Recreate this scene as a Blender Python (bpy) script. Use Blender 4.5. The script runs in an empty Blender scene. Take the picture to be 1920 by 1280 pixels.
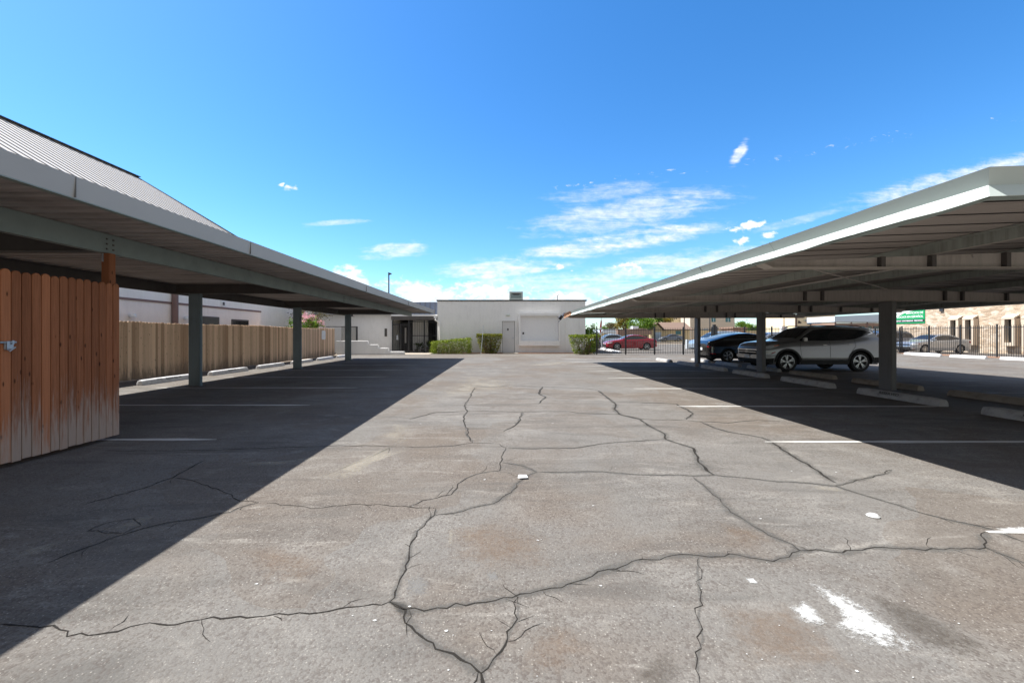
import bpy, bmesh, math, random
from mathutils import Vector, Matrix, Euler, noise as mnoise

random.seed(7)
SC = bpy.context.scene
COL = SC.collection
R = math.radians
EYE = 1.43                       # height of the viewpoint above the asphalt
VX, VY, FP = 940.0, 628.0, 800.0 # survey constants of the site photograph


def gp(px, py):
    """survey point on the asphalt -> metres (x, y)"""
    d = FP * EYE / (py - VY)
    return ((px - VX) * d / FP, d)


# ------------------------------------------------------------------ objects
def tag(o, label=None, cat=None, group=None, kind=None):
    if label: o['label'] = label
    if cat: o['category'] = cat
    if group: o['group'] = group
    if kind: o['kind'] = kind
    return o


def empty(name, loc, label=None, cat=None, group=None, rz=0.0):
    o = bpy.data.objects.new(name, None)
    COL.objects.link(o)
    o.location = loc
    o.rotation_euler = (0, 0, rz)
    o.empty_display_size = 0.2
    return tag(o, label, cat, group)


def root_of(o):
    while o.parent: o = o.parent
    return o


def copy_tree(o, parent=None):
    c = o.copy(); COL.objects.link(c)
    if parent: c.parent = parent
    for ch in list(o.children): copy_tree(ch, c)
    return c


class MB:
    """collects boxes, tubes, sheets; build() links them as one mesh object"""
    def __init__(s): s.v = []; s.f = []

    def add(s, vs, fs):
        n = len(s.v); s.v += [tuple(p) for p in vs]
        s.f += [tuple(i + n for i in f) for f in fs]; return s

    def box(s, x0, x1, y0, y1, z0, z1):
        return s.add([(x0,y0,z0),(x1,y0,z0),(x1,y1,z0),(x0,y1,z0),(x0,y0,z1),(x1,y0,z1),(x1,y1,z1),(x0,y1,z1)],
                     [(0,3,2,1),(4,5,6,7),(0,1,5,4),(1,2,6,5),(2,3,7,6),(3,0,4,7)])

    def obox(s, c, size, M):
        hx, hy, hz = [k / 2 for k in size]
        P = [(-hx,-hy,-hz),(hx,-hy,-hz),(hx,hy,-hz),(-hx,hy,-hz),(-hx,-hy,hz),(hx,-hy,hz),(hx,hy,hz),(-hx,hy,hz)]
        c = Vector(c)
        return s.add([c + M @ Vector(p) for p in P],
                     [(0,3,2,1),(4,5,6,7),(0,1,5,4),(1,2,6,5),(2,3,7,6),(3,0,4,7)])

    def bar(s, a, b, w, h):
        a, b = Vector(a), Vector(b); d = b - a
        M = d.to_track_quat('Y', 'Z').to_matrix()
        return s.obox((a + b) / 2, (w, d.length, h), M)

    def tube(s, pts, r, n=8, cap=True):
        pts = [Vector(p) for p in pts]
        rr = r if isinstance(r, (list, tuple)) else [r] * len(pts)
        vs = []; fs = []
        for i, p in enumerate(pts):
            d = (pts[min(i + 1, len(pts) - 1)] - pts[max(i - 1, 0)])
            q = d.to_track_quat('Z', 'X').to_matrix()
            for k in range(n):
                a = 2 * math.pi * k / n
                vs.append(p + q @ Vector((rr[i] * math.cos(a), rr[i] * math.sin(a), 0)))
        for i in range(len(pts) - 1):
            for k in range(n):
                fs.append((i*n+k, i*n+(k+1)%n, (i+1)*n+(k+1)%n, (i+1)*n+k))
        if cap:
            fs.append(tuple(range(n))[::-1]); fs.append(tuple((len(pts)-1)*n + k for k in range(n)))
        return s.add(vs, fs)

    def lathe(s, prof, c, axis='Y', n=32):
        """prof: list of (radius, offset along axis)"""
        vs = []; fs = []; m = len(prof)
        for k in range(n):
            a = 2 * math.pi * k / n
            for r, t in prof:
                u, w = r * math.cos(a), r * math.sin(a)
                vs.append((c[0] + u, c[1] + t, c[2] + w) if axis == 'Y' else (c[0] + u, c[1] + w, c[2] + t))
        for k in range(n):
            for j in range(m - 1):
                fs.append((k*m+j, k*m+j+1, ((k+1)%n)*m+j+1, ((k+1)%n)*m+j))
        return s.add(vs, fs)

    def prism(s, poly, plane, t0, t1):
        """polygon in plane 'XZ','YZ','XY' extruded along the third axis"""
        def P(a, b, t): return {'XZ': (a, t, b), 'YZ': (t, a, b), 'XY': (a, b, t)}[plane]
        n = len(poly)
        vs = [P(a, b, t0) for a, b in poly] + [P(a, b, t1) for a, b in poly]
        fs = [tuple(range(n)), tuple(range(2*n-1, n-1, -1))]
        for k in range(n):
            fs.append((k, (k+1) % n, n + (k+1) % n, n + k))
        return s.add(vs, fs)

    def grid(s, rows):
        """rows of equal-length point lists"""
        m = len(rows[0]); vs = [p for r in rows for p in r]
        fs = [(i*m+j, i*m+j+1, (i+1)*m+j+1, (i+1)*m+j) for i in range(len(rows)-1) for j in range(m-1)]
        return s.add(vs, fs)

    def build(s, name, mat, parent=None, smooth=False, bevel=0.0, local=False, seg=2, angle=35, origin=True):
        me = bpy.data.meshes.new(name)
        vs = s.v
        off = Vector((0, 0, 0))
        if parent is not None and not local:
            off = root_of(parent).location.copy()
        elif parent is None and origin and vs:
            xs = [p[0] for p in vs]; ys = [p[1] for p in vs]; zs = [p[2] for p in vs]
            off = Vector(((min(xs)+max(xs))/2, (min(ys)+max(ys))/2, min(zs)))
        if off.length > 0:
            vs = [(p[0]-off.x, p[1]-off.y, p[2]-off.z) for p in vs]
        me.from_pydata(vs, [], s.f); me.update()
        if not getattr(s, 'raw', False):
            bm = bmesh.new(); bm.from_mesh(me)
            if getattr(s, 'merge', False): bmesh.ops.remove_doubles(bm, verts=bm.verts, dist=0.0004)
            if len(bm.faces) < 60000:
                bmesh.ops.recalc_face_normals(bm, faces=bm.faces)
            if bevel > 0:
                es = [e for e in bm.edges if len(e.link_faces) == 2 and e.calc_face_angle(0) > R(30)]
                bmesh.ops.bevel(bm, geom=es, offset=bevel, segments=seg, affect='EDGES', clamp_overlap=True)
            bm.to_mesh(me); bm.free()
        if smooth:
            me.polygons.foreach_set('use_smooth', [True] * len(me.polygons))
            try: me.set_sharp_from_angle(angle=R(angle))
            except Exception: pass
        me.materials.append(mat)
        o = bpy.data.objects.new(name, me); COL.objects.link(o)
        if parent is not None: o.parent = parent
        else: o.location = off
        return o


# ---------------------------------------------------------------- materials
class NT:
    def __init__(s, name):
        s.m = bpy.data.materials.new(name); s.m.use_nodes = True
        s.t = s.m.node_tree; s.t.nodes.clear()
        s.out = s.n('ShaderNodeOutputMaterial')

    def n(s, typ, **kw):
        nd = s.t.nodes.new(typ)
        for k, v in kw.items(): setattr(nd, k, v)
        return nd

    def l(s, a, b): s.t.links.new(a, b)

    def setin(s, sock, v):
        if isinstance(v, bpy.types.NodeSocket): s.l(v, sock)
        else:
            if isinstance(v, (tuple, list)) and len(v) == 3 and sock.type == 'RGBA': v = (*v, 1)
            sock.default_value = v

    def math(s, op, a, b=0.0, c=0.0, clamp=False):
        nd = s.n('ShaderNodeMath', operation=op, use_clamp=clamp)
        for i, v in enumerate((a, b, c)): s.setin(nd.inputs[i], v)
        return nd.outputs[0]

    def noise(s, vec, scale, detail=4, rough=0.55, dist=0.0):
        nd = s.n('ShaderNodeTexNoise')
        if vec is not None: s.l(vec, nd.inputs['Vector'])
        nd.inputs['Scale'].default_value = scale; nd.inputs['Detail'].default_value = detail
        nd.inputs['Roughness'].default_value = rough; nd.inputs['Distortion'].default_value = dist
        return nd.outputs['Fac']

    def vor(s, vec, scale, feature='F1', out='Distance'):
        nd = s.n('ShaderNodeTexVoronoi', feature=feature)
        if vec is not None: s.l(vec, nd.inputs['Vector'])
        nd.inputs['Scale'].default_value = scale
        return nd.outputs[out]

    def mapr(s, v, a, b, c=0.0, d=1.0, smooth=True):
        nd = s.n('ShaderNodeMapRange', interpolation_type='SMOOTHSTEP' if smooth else 'LINEAR')
        s.setin(nd.inputs[0], v)
        for i, k in enumerate((a, b, c, d)): s.setin(nd.inputs[i + 1], k)
        return nd.outputs[0]

    def ramp(s, v, stops):
        nd = s.n('ShaderNodeValToRGB'); s.setin(nd.inputs[0], v)
        el = nd.color_ramp.elements
        while len(el) < len(stops): el.new(0.5)
        for e, (p, c) in zip(el, stops): e.position = p; e.color = (*c, 1)
        return nd.outputs[0]

    def mix(s, f, a, b, typ='MIX'):
        nd = s.n('ShaderNodeMix', data_type='RGBA', blend_type=typ)
        s.setin(nd.inputs[0], f); s.setin(nd.inputs[6], a); s.setin(nd.inputs[7], b)
        return nd.outputs[2]

    def scale(s, vec, k, rot=0.0):
        nd = s.n('ShaderNodeMapping'); s.l(vec, nd.inputs['Vector'])
        nd.inputs['Scale'].default_value = k; nd.inputs['Rotation'].default_value = (0, 0, rot)
        return nd.outputs[0]

    def pos(s, obj=False):
        if obj: return s.n('ShaderNodeTexCoord').outputs['Object']
        return s.n('ShaderNodeNewGeometry').outputs['Position']

    def island(s): return s.n('ShaderNodeNewGeometry').outputs['Random Per Island']

    def bump(s, h, strength=0.3, dist=0.01):
        nd = s.n('ShaderNodeBump'); s.l(h, nd.inputs['Height'])
        nd.inputs['Strength'].default_value = strength; nd.inputs['Distance'].default_value = dist
        return nd.outputs[0]

    def bsdf(s, color, rough=0.6, metal=0.0, spec=0.5, normal=None, coat=0.0, alpha=None):
        b = s.n('ShaderNodeBsdfPrincipled')
        s.setin(b.inputs['Base Color'], color); s.setin(b.inputs['Roughness'], rough)
        s.setin(b.inputs['Metallic'], metal); b.inputs['Specular IOR Level'].default_value = spec
        if normal is not None: s.l(normal, b.inputs['Normal'])
        if coat: b.inputs['Coat Weight'].default_value = coat; b.inputs['Coat Roughness'].default_value = 0.04
        if alpha is not None: s.setin(b.inputs['Alpha'], alpha)
        s.l(b.outputs[0], s.out.inputs[0]); return b


def plain(name, c, rough=0.6, metal=0.0, var=0.15, scale=6.0, bump=0.0, bscale=60.0, spec=0.4, coat=0.0, obj=True):
    t = NT(name); p = t.pos(obj)
    n = t.noise(p, scale, 5, 0.6)
    col = t.mix(n, tuple(k * (1 - var) for k in c), tuple(min(1, k * (1 + var)) for k in c))
    nm = t.bump(t.noise(p, bscale, 4), bump, 0.01) if bump else None
    t.bsdf(col, rough if coat else t.mapr(n, 0.2, 0.8, max(0.02, rough - 0.08), min(1, rough + 0.08)), metal, spec, nm, coat)
    return t.m


def stained(name, c, stain, rough=0.7, amt=0.5, sx=(6, 6, 0.7), bump=0.1, metal=0.0):
    """painted surface with vertical dirt streaks and blotches; rib shading for the left soffit"""
    t = NT(name); p = t.pos(True)
    a = t.noise(t.scale(p, sx), 2.5, 5, 0.65)
    b = t.noise(p, 1.3, 5, 0.6)
    f = t.math('MULTIPLY', t.mapr(t.math('ADD', t.math('MULTIPLY', a, 0.6), t.math('MULTIPLY', b, 0.4)), 0.42, 0.72), amt)
    col = t.mix(f, c, stain)
    t.bsdf(col, rough, metal, 0.35, t.bump(t.noise(p, 90, 3), bump, 0.004))
    return t.m


def leaf_mat(name, stops, trans=0.35):
    t = NT(name)
    r = t.island()
    col = t.ramp(r, stops)
    n = t.noise(t.pos(), 2.2, 3)
    col = t.mix(t.mapr(n, 0.35, 0.65), col, t.mix(0.5, col, stops[0][1]))
    d = t.n('ShaderNodeBsdfPrincipled'); t.setin(d.inputs['Base Color'], col); d.inputs['Roughness'].default_value = 0.5
    d.inputs['Specular IOR Level'].default_value = 0.3
    tr = t.n('ShaderNodeBsdfTranslucent'); t.setin(tr.inputs[0], col)
    mx = t.n('ShaderNodeMixShader'); mx.inputs[0].default_value = trans
    t.l(d.outputs[0], mx.inputs[1]); t.l(tr.outputs[0], mx.inputs[2]); t.l(mx.outputs[0], t.out.inputs[0])
    return t.m


def asphalt(name, base=(0.170, 0.161, 0.148), brown=(0.150, 0.126, 0.104), pale=(0.255, 0.241, 0.219)):
    t = NT(name); p = t.pos()
    big = t.noise(p, 0.33, 5, 0.6, 0.4)
    mid = t.noise(p, 1.3, 6, 0.65, 0.6)
    sm = t.noise(t.scale(p, (0.35, 1.6, 1)), 1.1, 6, 0.65, 1.2)     # wheel scuffs running across the bays
    col = t.mix(t.mapr(big, 0.44, 0.62), base, brown)
    # slabs between the cracks have aged differently
    wv = t.n('ShaderNodeVectorMath', operation='ADD'); nz = t.n('ShaderNodeTexNoise'); t.l(p, nz.inputs['Vector']); nz.inputs['Scale'].default_value = 0.9
    t.l(p, wv.inputs[0]); t.l(nz.outputs['Color'], wv.inputs[1])
    pv = t.n('ShaderNodeTexVoronoi'); t.l(wv.outputs[0], pv.inputs['Vector']); pv.inputs['Scale'].default_value = 0.42
    ps = t.n('ShaderNodeSeparateColor'); t.l(pv.outputs['Color'], ps.inputs[0])
    col = t.mix(t.math('MULTIPLY', t.mapr(ps.outputs[0], 0.35, 1.0), 0.55), col, (0.138, 0.112, 0.089))
    col = t.mix(t.math('MULTIPLY', t.mapr(ps.outputs[1], 0.55, 1.0), 0.50), col, (0.198, 0.192, 0.181))
    col = t.mix(t.math('MULTIPLY', t.mapr(mid, 0.48, 0.72), 0.60), col, pale)
    col = t.mix(t.math('MULTIPLY', t.mapr(t.noise(p, 2.7, 7, 0.72, 1.0), 0.50, 0.72), 0.45), col, (0.105, 0.088, 0.072))
    col = t.mix(t.math('MULTIPLY', t.mapr(sm, 0.47, 0.70), 0.60), col, tuple(k * 0.50 for k in base))
    col = t.mix(t.math('MULTIPLY', t.mapr(t.noise(t.scale(p, (0.5, 1.9, 1), 0.35), 1.7, 7, 0.7, 1.5), 0.53, 0.72), 0.58), col, (0.32, 0.30, 0.268))
    # exposed aggregate
    vc = t.n('ShaderNodeTexVoronoi'); t.l(p, vc.inputs['Vector']); vc.inputs['Scale'].default_value = 74
    sep = t.n('ShaderNodeSeparateColor'); t.l(vc.outputs['Color'], sep.inputs[0])
    grain = t.math('MULTIPLY', t.mapr(vc.outputs['Distance'], 0.55, 0.15), sep.outputs[0])
    worn = t.mapr(t.noise(p, 0.8, 4, 0.6), 0.30, 0.58, 0.45, 1.0)
    col = t.mix(t.math('MULTIPLY', t.mapr(grain, 0.50, 0.92), t.math('MULTIPLY', worn, 0.66)), col, (0.42, 0.395, 0.35))
    col = t.mix(t.math('MULTIPLY', t.mapr(sep.outputs[1], 0.50, 0.95), t.math('MULTIPLY', worn, 0.56)), col, (0.070, 0.054, 0.047))
    fine = t.noise(p, 130, 3, 0.75)
    col = t.mix(t.math('MULTIPLY', t.mapr(fine, 0.42, 0.68), 0.50), col, (0.085, 0.075, 0.065))
    h = t.math('ADD', t.math('MULTIPLY', vc.outputs['Distance'], -0.6), t.math('MULTIPLY', t.noise(p, 38, 5, 0.7), 0.9))
    t.bsdf(col, 0.92, 0, 0.25, t.bump(h, 0.45, 0.008))
    return t.m


def ragged(name, c, sc=9.0, lo=0.3, hi=1.2, aniso=(1, 1, 1), rough=0.85, nw=2.2, top=1.0):
    """paint / stain lying on the asphalt, broken up by wear; attribute 'inner' grows inwards from the outline"""
    t = NT(name); p = t.pos()
    at = t.n('ShaderNodeAttribute', attribute_name='inner')
    n = t.math('ADD', t.math('MULTIPLY', t.noise(t.scale(p, aniso), sc, 6, 0.7), 0.65), t.math('MULTIPLY', t.noise(p, sc * 9, 3, 0.7), 0.35))
    v = t.math('ADD', t.math('MULTIPLY', t.math('SUBTRACT', n, 0.5), nw), at.outputs['Fac'])
    a = t.math('MULTIPLY', t.mapr(v, lo, hi), top)
    cc = t.mix(t.noise(p, 3, 3), tuple(k * 0.85 for k in c), c)
    t.bsdf(cc, rough, 0, 0.2, None, 0, a)
    return t.m


_dz = [0]
def decal(name, pts, z, mat, rings=(0.0, 0.5, 1.0)):
    """flat blot on the ground: fan of rings, attribute 'inner' 0 at the outline, 1 at the middle"""
    c = Vector((sum(p[0] for p in pts) / len(pts), sum(p[1] for p in pts) / len(pts)))
    _dz[0] += 1; z += 0.00003 * _dz[0]
    vs = []; val = []; n = len(pts)
    for k in (1.0, 0.8, 0.55, 0.25):
        for p in pts:
            q = c + (Vector(p) - c) * k; vs.append((q.x, q.y, z)); val.append(min(1.0, (1 - k) * 1.6))
    vs.append((c.x, c.y, z)); val.append(1.0)
    fs = []
    for r in range(3):
        for k in range(n): fs.append((r*n+k, r*n+(k+1)%n, (r+1)*n+(k+1)%n, (r+1)*n+k))
    for k in range(n): fs.append((3*n+k, 3*n+(k+1)%n, 4*n))
    me = bpy.data.meshes.new(name); me.from_pydata(vs, [], fs); me.update()
    a = me.attributes.new('inner', 'FLOAT', 'POINT'); a.data.foreach_set('value', val)
    me.materials.append(mat)
    o = bpy.data.objects.new(name, me); COL.objects.link(o)
    return tag(o, kind='structure')


def strip(name, lines, z, mat, jit=0.0, rng=random, sub=0.12, noedge=False):
    """thin irregular ribbons along survey polylines [(points, width)], one object"""
    vs = []; fs = []; val = []
    for pts, w in lines:
        P = [Vector(p) for p in pts]; Q = [P[0]]
        for a, b in zip(P, P[1:]):
            L = (b - a).length; step = max(sub, 0.03 * (a.y + b.y) / 2 * 0.6); m = max(1, int(L / step))
            nrm = Vector((-(b - a).y, (b - a).x)).normalized() if L > 0 else Vector((0, 0))
            for k in range(1, m + 1):
                q = a.lerp(b, k / m)
                if k < m: q = q + nrm * rng.uniform(-jit, jit)
                Q.append(q)
        n0 = len(vs)
        for i, q in enumerate(Q):
            d = (Q[min(i+1, len(Q)-1)] - Q[max(i-1, 0)])
            nrm = Vector((-d.y, d.x)).normalized() if d.length > 0 else Vector((1, 0))
            ww = w * rng.uniform(0.55, 1.4) * (0.25 if i in (0, len(Q)-1) else 1)
            for s_, v_ in ((-0.5, 0.0), (0.0, 1.0), (0.5, 0.0)):
                e = q + nrm * ww * s_; vs.append((e.x, e.y, z)); val.append(v_)
        for i in range(len(Q) - 1):
            for j in (0, 1):
                fs.append((n0+i*3+j, n0+i*3+j+1, n0+(i+1)*3+j+1, n0+(i+1)*3+j))
    me = bpy.data.meshes.new(name); me.from_pydata(vs, [], fs); me.update()
    a = me.attributes.new('inner', 'FLOAT', 'POINT'); a.data.foreach_set('value', val)
    me.materials.append(mat)
    o = bpy.data.objects.new(name, me); COL.objects.link(o)
    return tag(o, kind='structure')


def letters(name, txt, size, M, mat, parent, depth=0.004, align='CENTER', bold=0.0, sx=1.0):
    cu = bpy.data.curves.new('t', 'FONT'); cu.body = txt; cu.size = size; cu.extrude = depth
    cu.align_x = align; cu.align_y = 'CENTER'; cu.offset = bold
    ob = bpy.data.objects.new('t', cu); COL.objects.link(ob)
    dg = bpy.context.evaluated_depsgraph_get()
    me = bpy.data.meshes.new_from_object(ob.evaluated_get(dg))
    bpy.data.objects.remove(ob)
    me.transform(Matrix.Diagonal((sx, 1, 1, 1)))
    L = root_of(parent).matrix_basis.translation if parent else Vector((0, 0, 0))
    me.transform(Matrix.Translation(-L) @ M)
    me.name = name; me.materials.clear(); me.materials.append(mat)
    o = bpy.data.objects.new(name, me); COL.objects.link(o)
    if parent: o.parent = parent
    return o


def leaves(mb, c, rad, n, size, rng, clumps=14, power=0.5, flat=False, spread=0.34):
    """leaf-sized faces in clumps spread through an ellipsoid"""
    mb.raw = True
    cl = []
    for _ in range(clumps):
        while True:
            p = Vector((rng.uniform(-1, 1), rng.uniform(-1, 1), rng.uniform(-1, 1)))
            if 0.25 < p.length < 1: break
        p = p.normalized() * (p.length ** power) * 0.82
        cl.append((p, rng.uniform(0.6, 1.25) * spread))
    V = mb.v; F = mb.f
    for _ in range(n):
        p, s = rng.choice(cl)
        q = p + Vector((rng.gauss(0, s), rng.gauss(0, s), rng.gauss(0, s * 0.8))) * 0.6
        if flat and abs(q.z) > 1: q.z = math.copysign(1 - rng.random() * 0.15, q.z)
        q = Vector((c[0] + q.x * rad[0], c[1] + q.y * rad[1], c[2] + q.z * rad[2]))
        if q.z < 0.03: q.z = 0.03 + rng.random() * 0.1
        leaf(V, F, q, size * rng.uniform(0.6, 1.3), rng)
    return mb


def leaf(V, F, q, s, rng):
    u = Vector((rng.gauss(0, 1), rng.gauss(0, 1), rng.gauss(0, 0.8))).normalized()
    w = Vector((rng.gauss(0, 1), rng.gauss(0, 1), rng.gauss(0, 1)))
    w = (w - u * w.dot(u)).normalized()
    n0 = len(V)
    for a, b in ((-0.5, 0), (0, 0.28), (0.5, 0), (0, -0.28)):
        e = q + u * (a * s) + w * (b * s); V.append((e.x, e.y, e.z))
    F.append((n0, n0+1, n0+2, n0+3))


def box_leaves(mb, x0, x1, y0, y1, z0, z1, n, size, rng, topbias=0.3, ragged_=0.08):
    """clipped hedge: leaves in a rounded-box shell and thinner inside"""
    mb.raw = True
    for _ in range(n):
        a, b, c = rng.random(), rng.random(), rng.random()
        r = rng.random()
        if r < topbias: c = 1 - rng.random() ** 2 * 0.10
        elif r < topbias + 0.35: b = rng.random() ** 2 * 0.25
        elif r < topbias + 0.50: a = rng.choice((rng.random() ** 2 * 0.08, 1 - rng.random() ** 2 * 0.08))
        x = x0 + (x1 - x0) * a; y = y0 + (y1 - y0) * b
        z = z0 + (z1(x) - z0 if callable(z1) else z1 - z0) * c
        k = mnoise.noise(Vector((x * 2.3, y * 2.3, z * 2.3)))
        if k < -0.28 and rng.random() < 0.75: continue
        q = Vector((x + rng.gauss(0, ragged_), y + rng.gauss(0, ragged_), max(0.03, z + rng.gauss(0, ragged_ * 0.6))))
        leaf(mb.v, mb.f, q, size * rng.uniform(0.6, 1.3), rng)
    return mb
# ------------------------------------------------------- camera, sun and sky
cam_d = bpy.data.cameras.new('camera'); cam = bpy.data.objects.new('camera', cam_d); COL.objects.link(cam)
cam.location = (0, 0, EYE); cam.rotation_euler = (R(90), 0, 0)
cam_d.sensor_width = 36; cam_d.sensor_fit = 'HORIZONTAL'; cam_d.lens = 36 * FP / 1920
cam_d.shift_x = 20 / 1920; cam_d.shift_y = -12 / 1920
cam_d.clip_start = 0.05; cam_d.clip_end = 4000
SC.camera = cam
SC.view_settings.view_transform = 'Standard'; SC.view_settings.look = 'None'
SC.view_settings.gamma = 1; SC.view_settings.use_curve_mapping = False
SC.view_settings.exposure = 0.92
SC.cycles.use_denoising = True
SC.cycles.max_bounces = 8; SC.cycles.diffuse_bounces = 5; SC.cycles.transparent_max_bounces = 12

SUN = Vector((-0.65, 0.12, 1.0)).normalized()
ELEV = math.asin(SUN.z)
sl = bpy.data.lights.new('sun', 'SUN'); sl.energy = 5.0; sl.angle = R(0.5); sl.color = (1.0, 0.97, 0.925)
so = bpy.data.objects.new('sun', sl); COL.objects.link(so)
so.rotation_euler = (-SUN).to_track_quat('-Z', 'Y').to_euler(); so.location = (-20, 5, 30)


def make_world():
    w = bpy.data.worlds.new('World'); SC.world = w; w.use_nodes = True
    t = NT.__new__(NT); t.t = w.node_tree; t.t.nodes.clear()
    out = t.n('ShaderNodeOutputWorld'); bg = t.n('ShaderNodeBackground')
    sky = t.n('ShaderNodeTexSky', sky_type='NISHITA')
    sky.sun_disc = False; sky.sun_elevation = ELEV
    sky.sun_rotation = math.atan2(SUN.x, SUN.y)
    sky.altitude = 350; sky.air_density = 1.0; sky.dust_density = 0.6; sky.ozone_density = 2.2
    hs = t.n('ShaderNodeHueSaturation'); hs.inputs['Saturation'].default_value = 1.30
    hs.inputs['Hue'].default_value = 0.496
    t.l(sky.outputs[0], hs.inputs['Color'])
    tint = t.mix(1.0, hs.outputs[0], (0.80, 0.97, 1.12), 'MULTIPLY')
    # ---- clouds, laid out on the dome by direction
    g = t.n('ShaderNodeTexCoord').outputs['Generated']
    sp = t.n('ShaderNodeSeparateXYZ'); t.l(g, sp.inputs[0])
    fy = t.math('MAXIMUM', sp.outputs[1], 0.02)
    u = t.math('DIVIDE', sp.outputs[0], fy); v = t.math('DIVIDE', sp.outputs[2], fy)
    front = t.mapr(sp.outputs[1], 0.30, 0.46)
    cm = t.n('ShaderNodeCombineXYZ'); t.l(u, cm.inputs[0]); t.l(v, cm.inputs[1]); uv = cm.outputs[0]
    puff = t.noise(t.scale(uv, (1, 1.5, 1)), 13, 9, 0.62, 0.3)
    puff2 = t.noise(t.scale(uv, (1, 1.7, 1)), 42, 6, 0.6, 0.2)
    streak = t.noise(t.scale(uv, (1.2, 9, 1), R(-8)), 5, 8, 0.62, 0.9)
    fluff = t.noise(t.scale(uv, (1, 2.2, 1), R(-8)), 26, 8, 0.68, 0.4)
    def ell(px, py, a, b, rot):
        """soft ellipse 1 at the middle, 0 at the rim"""
        cu, cv = (px - VX) / FP, (VY - py) / FP
        a, b = a / FP, b / FP; cr, sr = math.cos(R(rot)), math.sin(R(rot))
        du = t.math('SUBTRACT', u, cu); dv = t.math('SUBTRACT', v, cv)
        e1 = t.math('DIVIDE', t.math('ADD', t.math('MULTIPLY', du, cr), t.math('MULTIPLY', dv, sr)), a)
        e2 = t.math('DIVIDE', t.math('SUBTRACT', t.math('MULTIPLY', dv, cr), t.math('MULTIPLY', du, sr)), b)
        d = t.math('SQRT', t.math('ADD', t.math('MULTIPLY', e1, e1), t.math('MULTIPLY', e2, e2)))
        return t.math('SUBTRACT', 1.0, d)
    total = None
    def put(m):
        nonlocal total
        total = m if total is None else t.math('MAXIMUM', total, m)
    # low cumulus
    for a in [(650, 523, 62, 30, -10), (800, 548, 150, 34, -7), (915, 545, 130, 30, 3), (960, 572, 460, 40, 0),
              (1080, 556, 130, 18, 0), (1187, 498, 44, 17, 0), (1398, 424, 48, 15, 8), (1392, 450, 22, 12, 20), (546, 352, 17, 8, 0),
              (527, 346, 8, 5, 0), (1051, 499, 20, 8, 0), (1072, 508, 6, 4, 0), (700, 560, 130, 24, -8), (1440, 440, 25, 8, 8), (1252, 507, 15, 7, 0)]:
        e = ell(*a)
        w = 0.62 if a[2] > 60 else 0.30
        n = t.math('ADD', t.math('MULTIPLY', puff, w), t.math('MULTIPLY', puff2, 1 - w))
        val = t.math('ADD', e, t.math('MULTIPLY', t.math('SUBTRACT', n, 0.5), 3.4))
        put(t.math('MULTIPLY', t.mapr(val, 0.22, 0.85), t.mapr(e, -0.35, 0.15)))
    # streaked cirrus: position, half axes, tilt, strength
    for a, k in [((740, 471, 80, 20, 6), 0.85), ((625, 418, 85, 7, 4), 0.55), ((1155, 455, 270, 24, 9), 1.0), ((1180, 400, 240, 40, 9), 0.7),
                 ((1130, 362, 130, 22, 8), 0.5), ((950, 503, 160, 26, 4), 1.0), ((1386, 287, 36, 13, 58), 1.0),
                 ((1840, 330, 290, 34, 12), 0.85), ((1290, 492, 260, 30, 8), 0.8), ((1020, 530, 260, 24, 3), 0.7), ((1150, 545, 240, 18, 5), 0.7),
                 ((1490, 415, 110, 10, 14), 0.4), ((1790, 500, 10, 4, 0), 0.2)]:
        e = ell(*a)
        n = t.math('ADD', t.math('MULTIPLY', streak, 0.6), t.math('MULTIPLY', fluff, 0.4))
        val = t.math('ADD', t.math('MULTIPLY', t.math('MINIMUM', e, 0.5), 1.1), t.math('MULTIPLY', t.math('SUBTRACT', n, 0.5), 2.7))
        put(t.math('MULTIPLY', t.mapr(val, 0.02, 1.02), t.math('MULTIPLY', t.mapr(e, -0.25, 0.40), k)))
    # rows of tiny flecks
    speck = t.noise(t.scale(uv, (1, 2.6, 1), R(-8)), 46, 5, 0.6, 0.6)
    for a, k in [((1085, 348, 85, 12, 8), 0.9), ((1235, 326, 150, 13, 6), 0.85), ((1450, 298, 150, 12, 8), 0.7), ((1640, 262, 180, 18, 9), 0.6), ((1890, 224, 60, 12, -10), 0.8), ((1505, 412, 130, 16, 12), 0.9), ((640, 415, 60, 10, 5), 0.7)]:
        e = ell(*a)
        val = t.math('ADD', t.math('MULTIPLY', t.math('MINIMUM', e, 0.6), 0.9), t.math('MULTIPLY', t.math('SUBTRACT', speck, 0.5), 4.5))
        put(t.math('MULTIPLY', t.mapr(val, 0.85, 1.9), t.math('MULTIPLY', t.mapr(e, 0.0, 0.4), k)))
    mask = t.math('MULTIPLY', total, front)
    # unseen rest of the dome: grey cloud added to dim and neutralise the fill
    fill_cloud = t.math('MULTIPLY', t.mapr(t.noise(g, 3.1, 7, 0.65, 0.6), 0.30, 0.52), t.math('SUBTRACT', 1.0, front))
    cl = t.mix(t.mapr(puff2, 0.35, 0.7), (4.4, 4.6, 4.9), (6.0, 6.05, 6.1))
    col = t.mix(mask, tint, cl)
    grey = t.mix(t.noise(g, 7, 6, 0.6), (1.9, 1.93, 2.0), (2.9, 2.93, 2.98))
    col = t.mix(t.math('MULTIPLY', fill_cloud, t.mapr(sp.outputs[2], 0.0, 0.06)), col, grey)
    t.l(col, bg.inputs[0]); bg.inputs[1].default_value = 0.118
    t.l(bg.outputs[0], out.inputs[0])
    return t


make_world()

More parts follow.
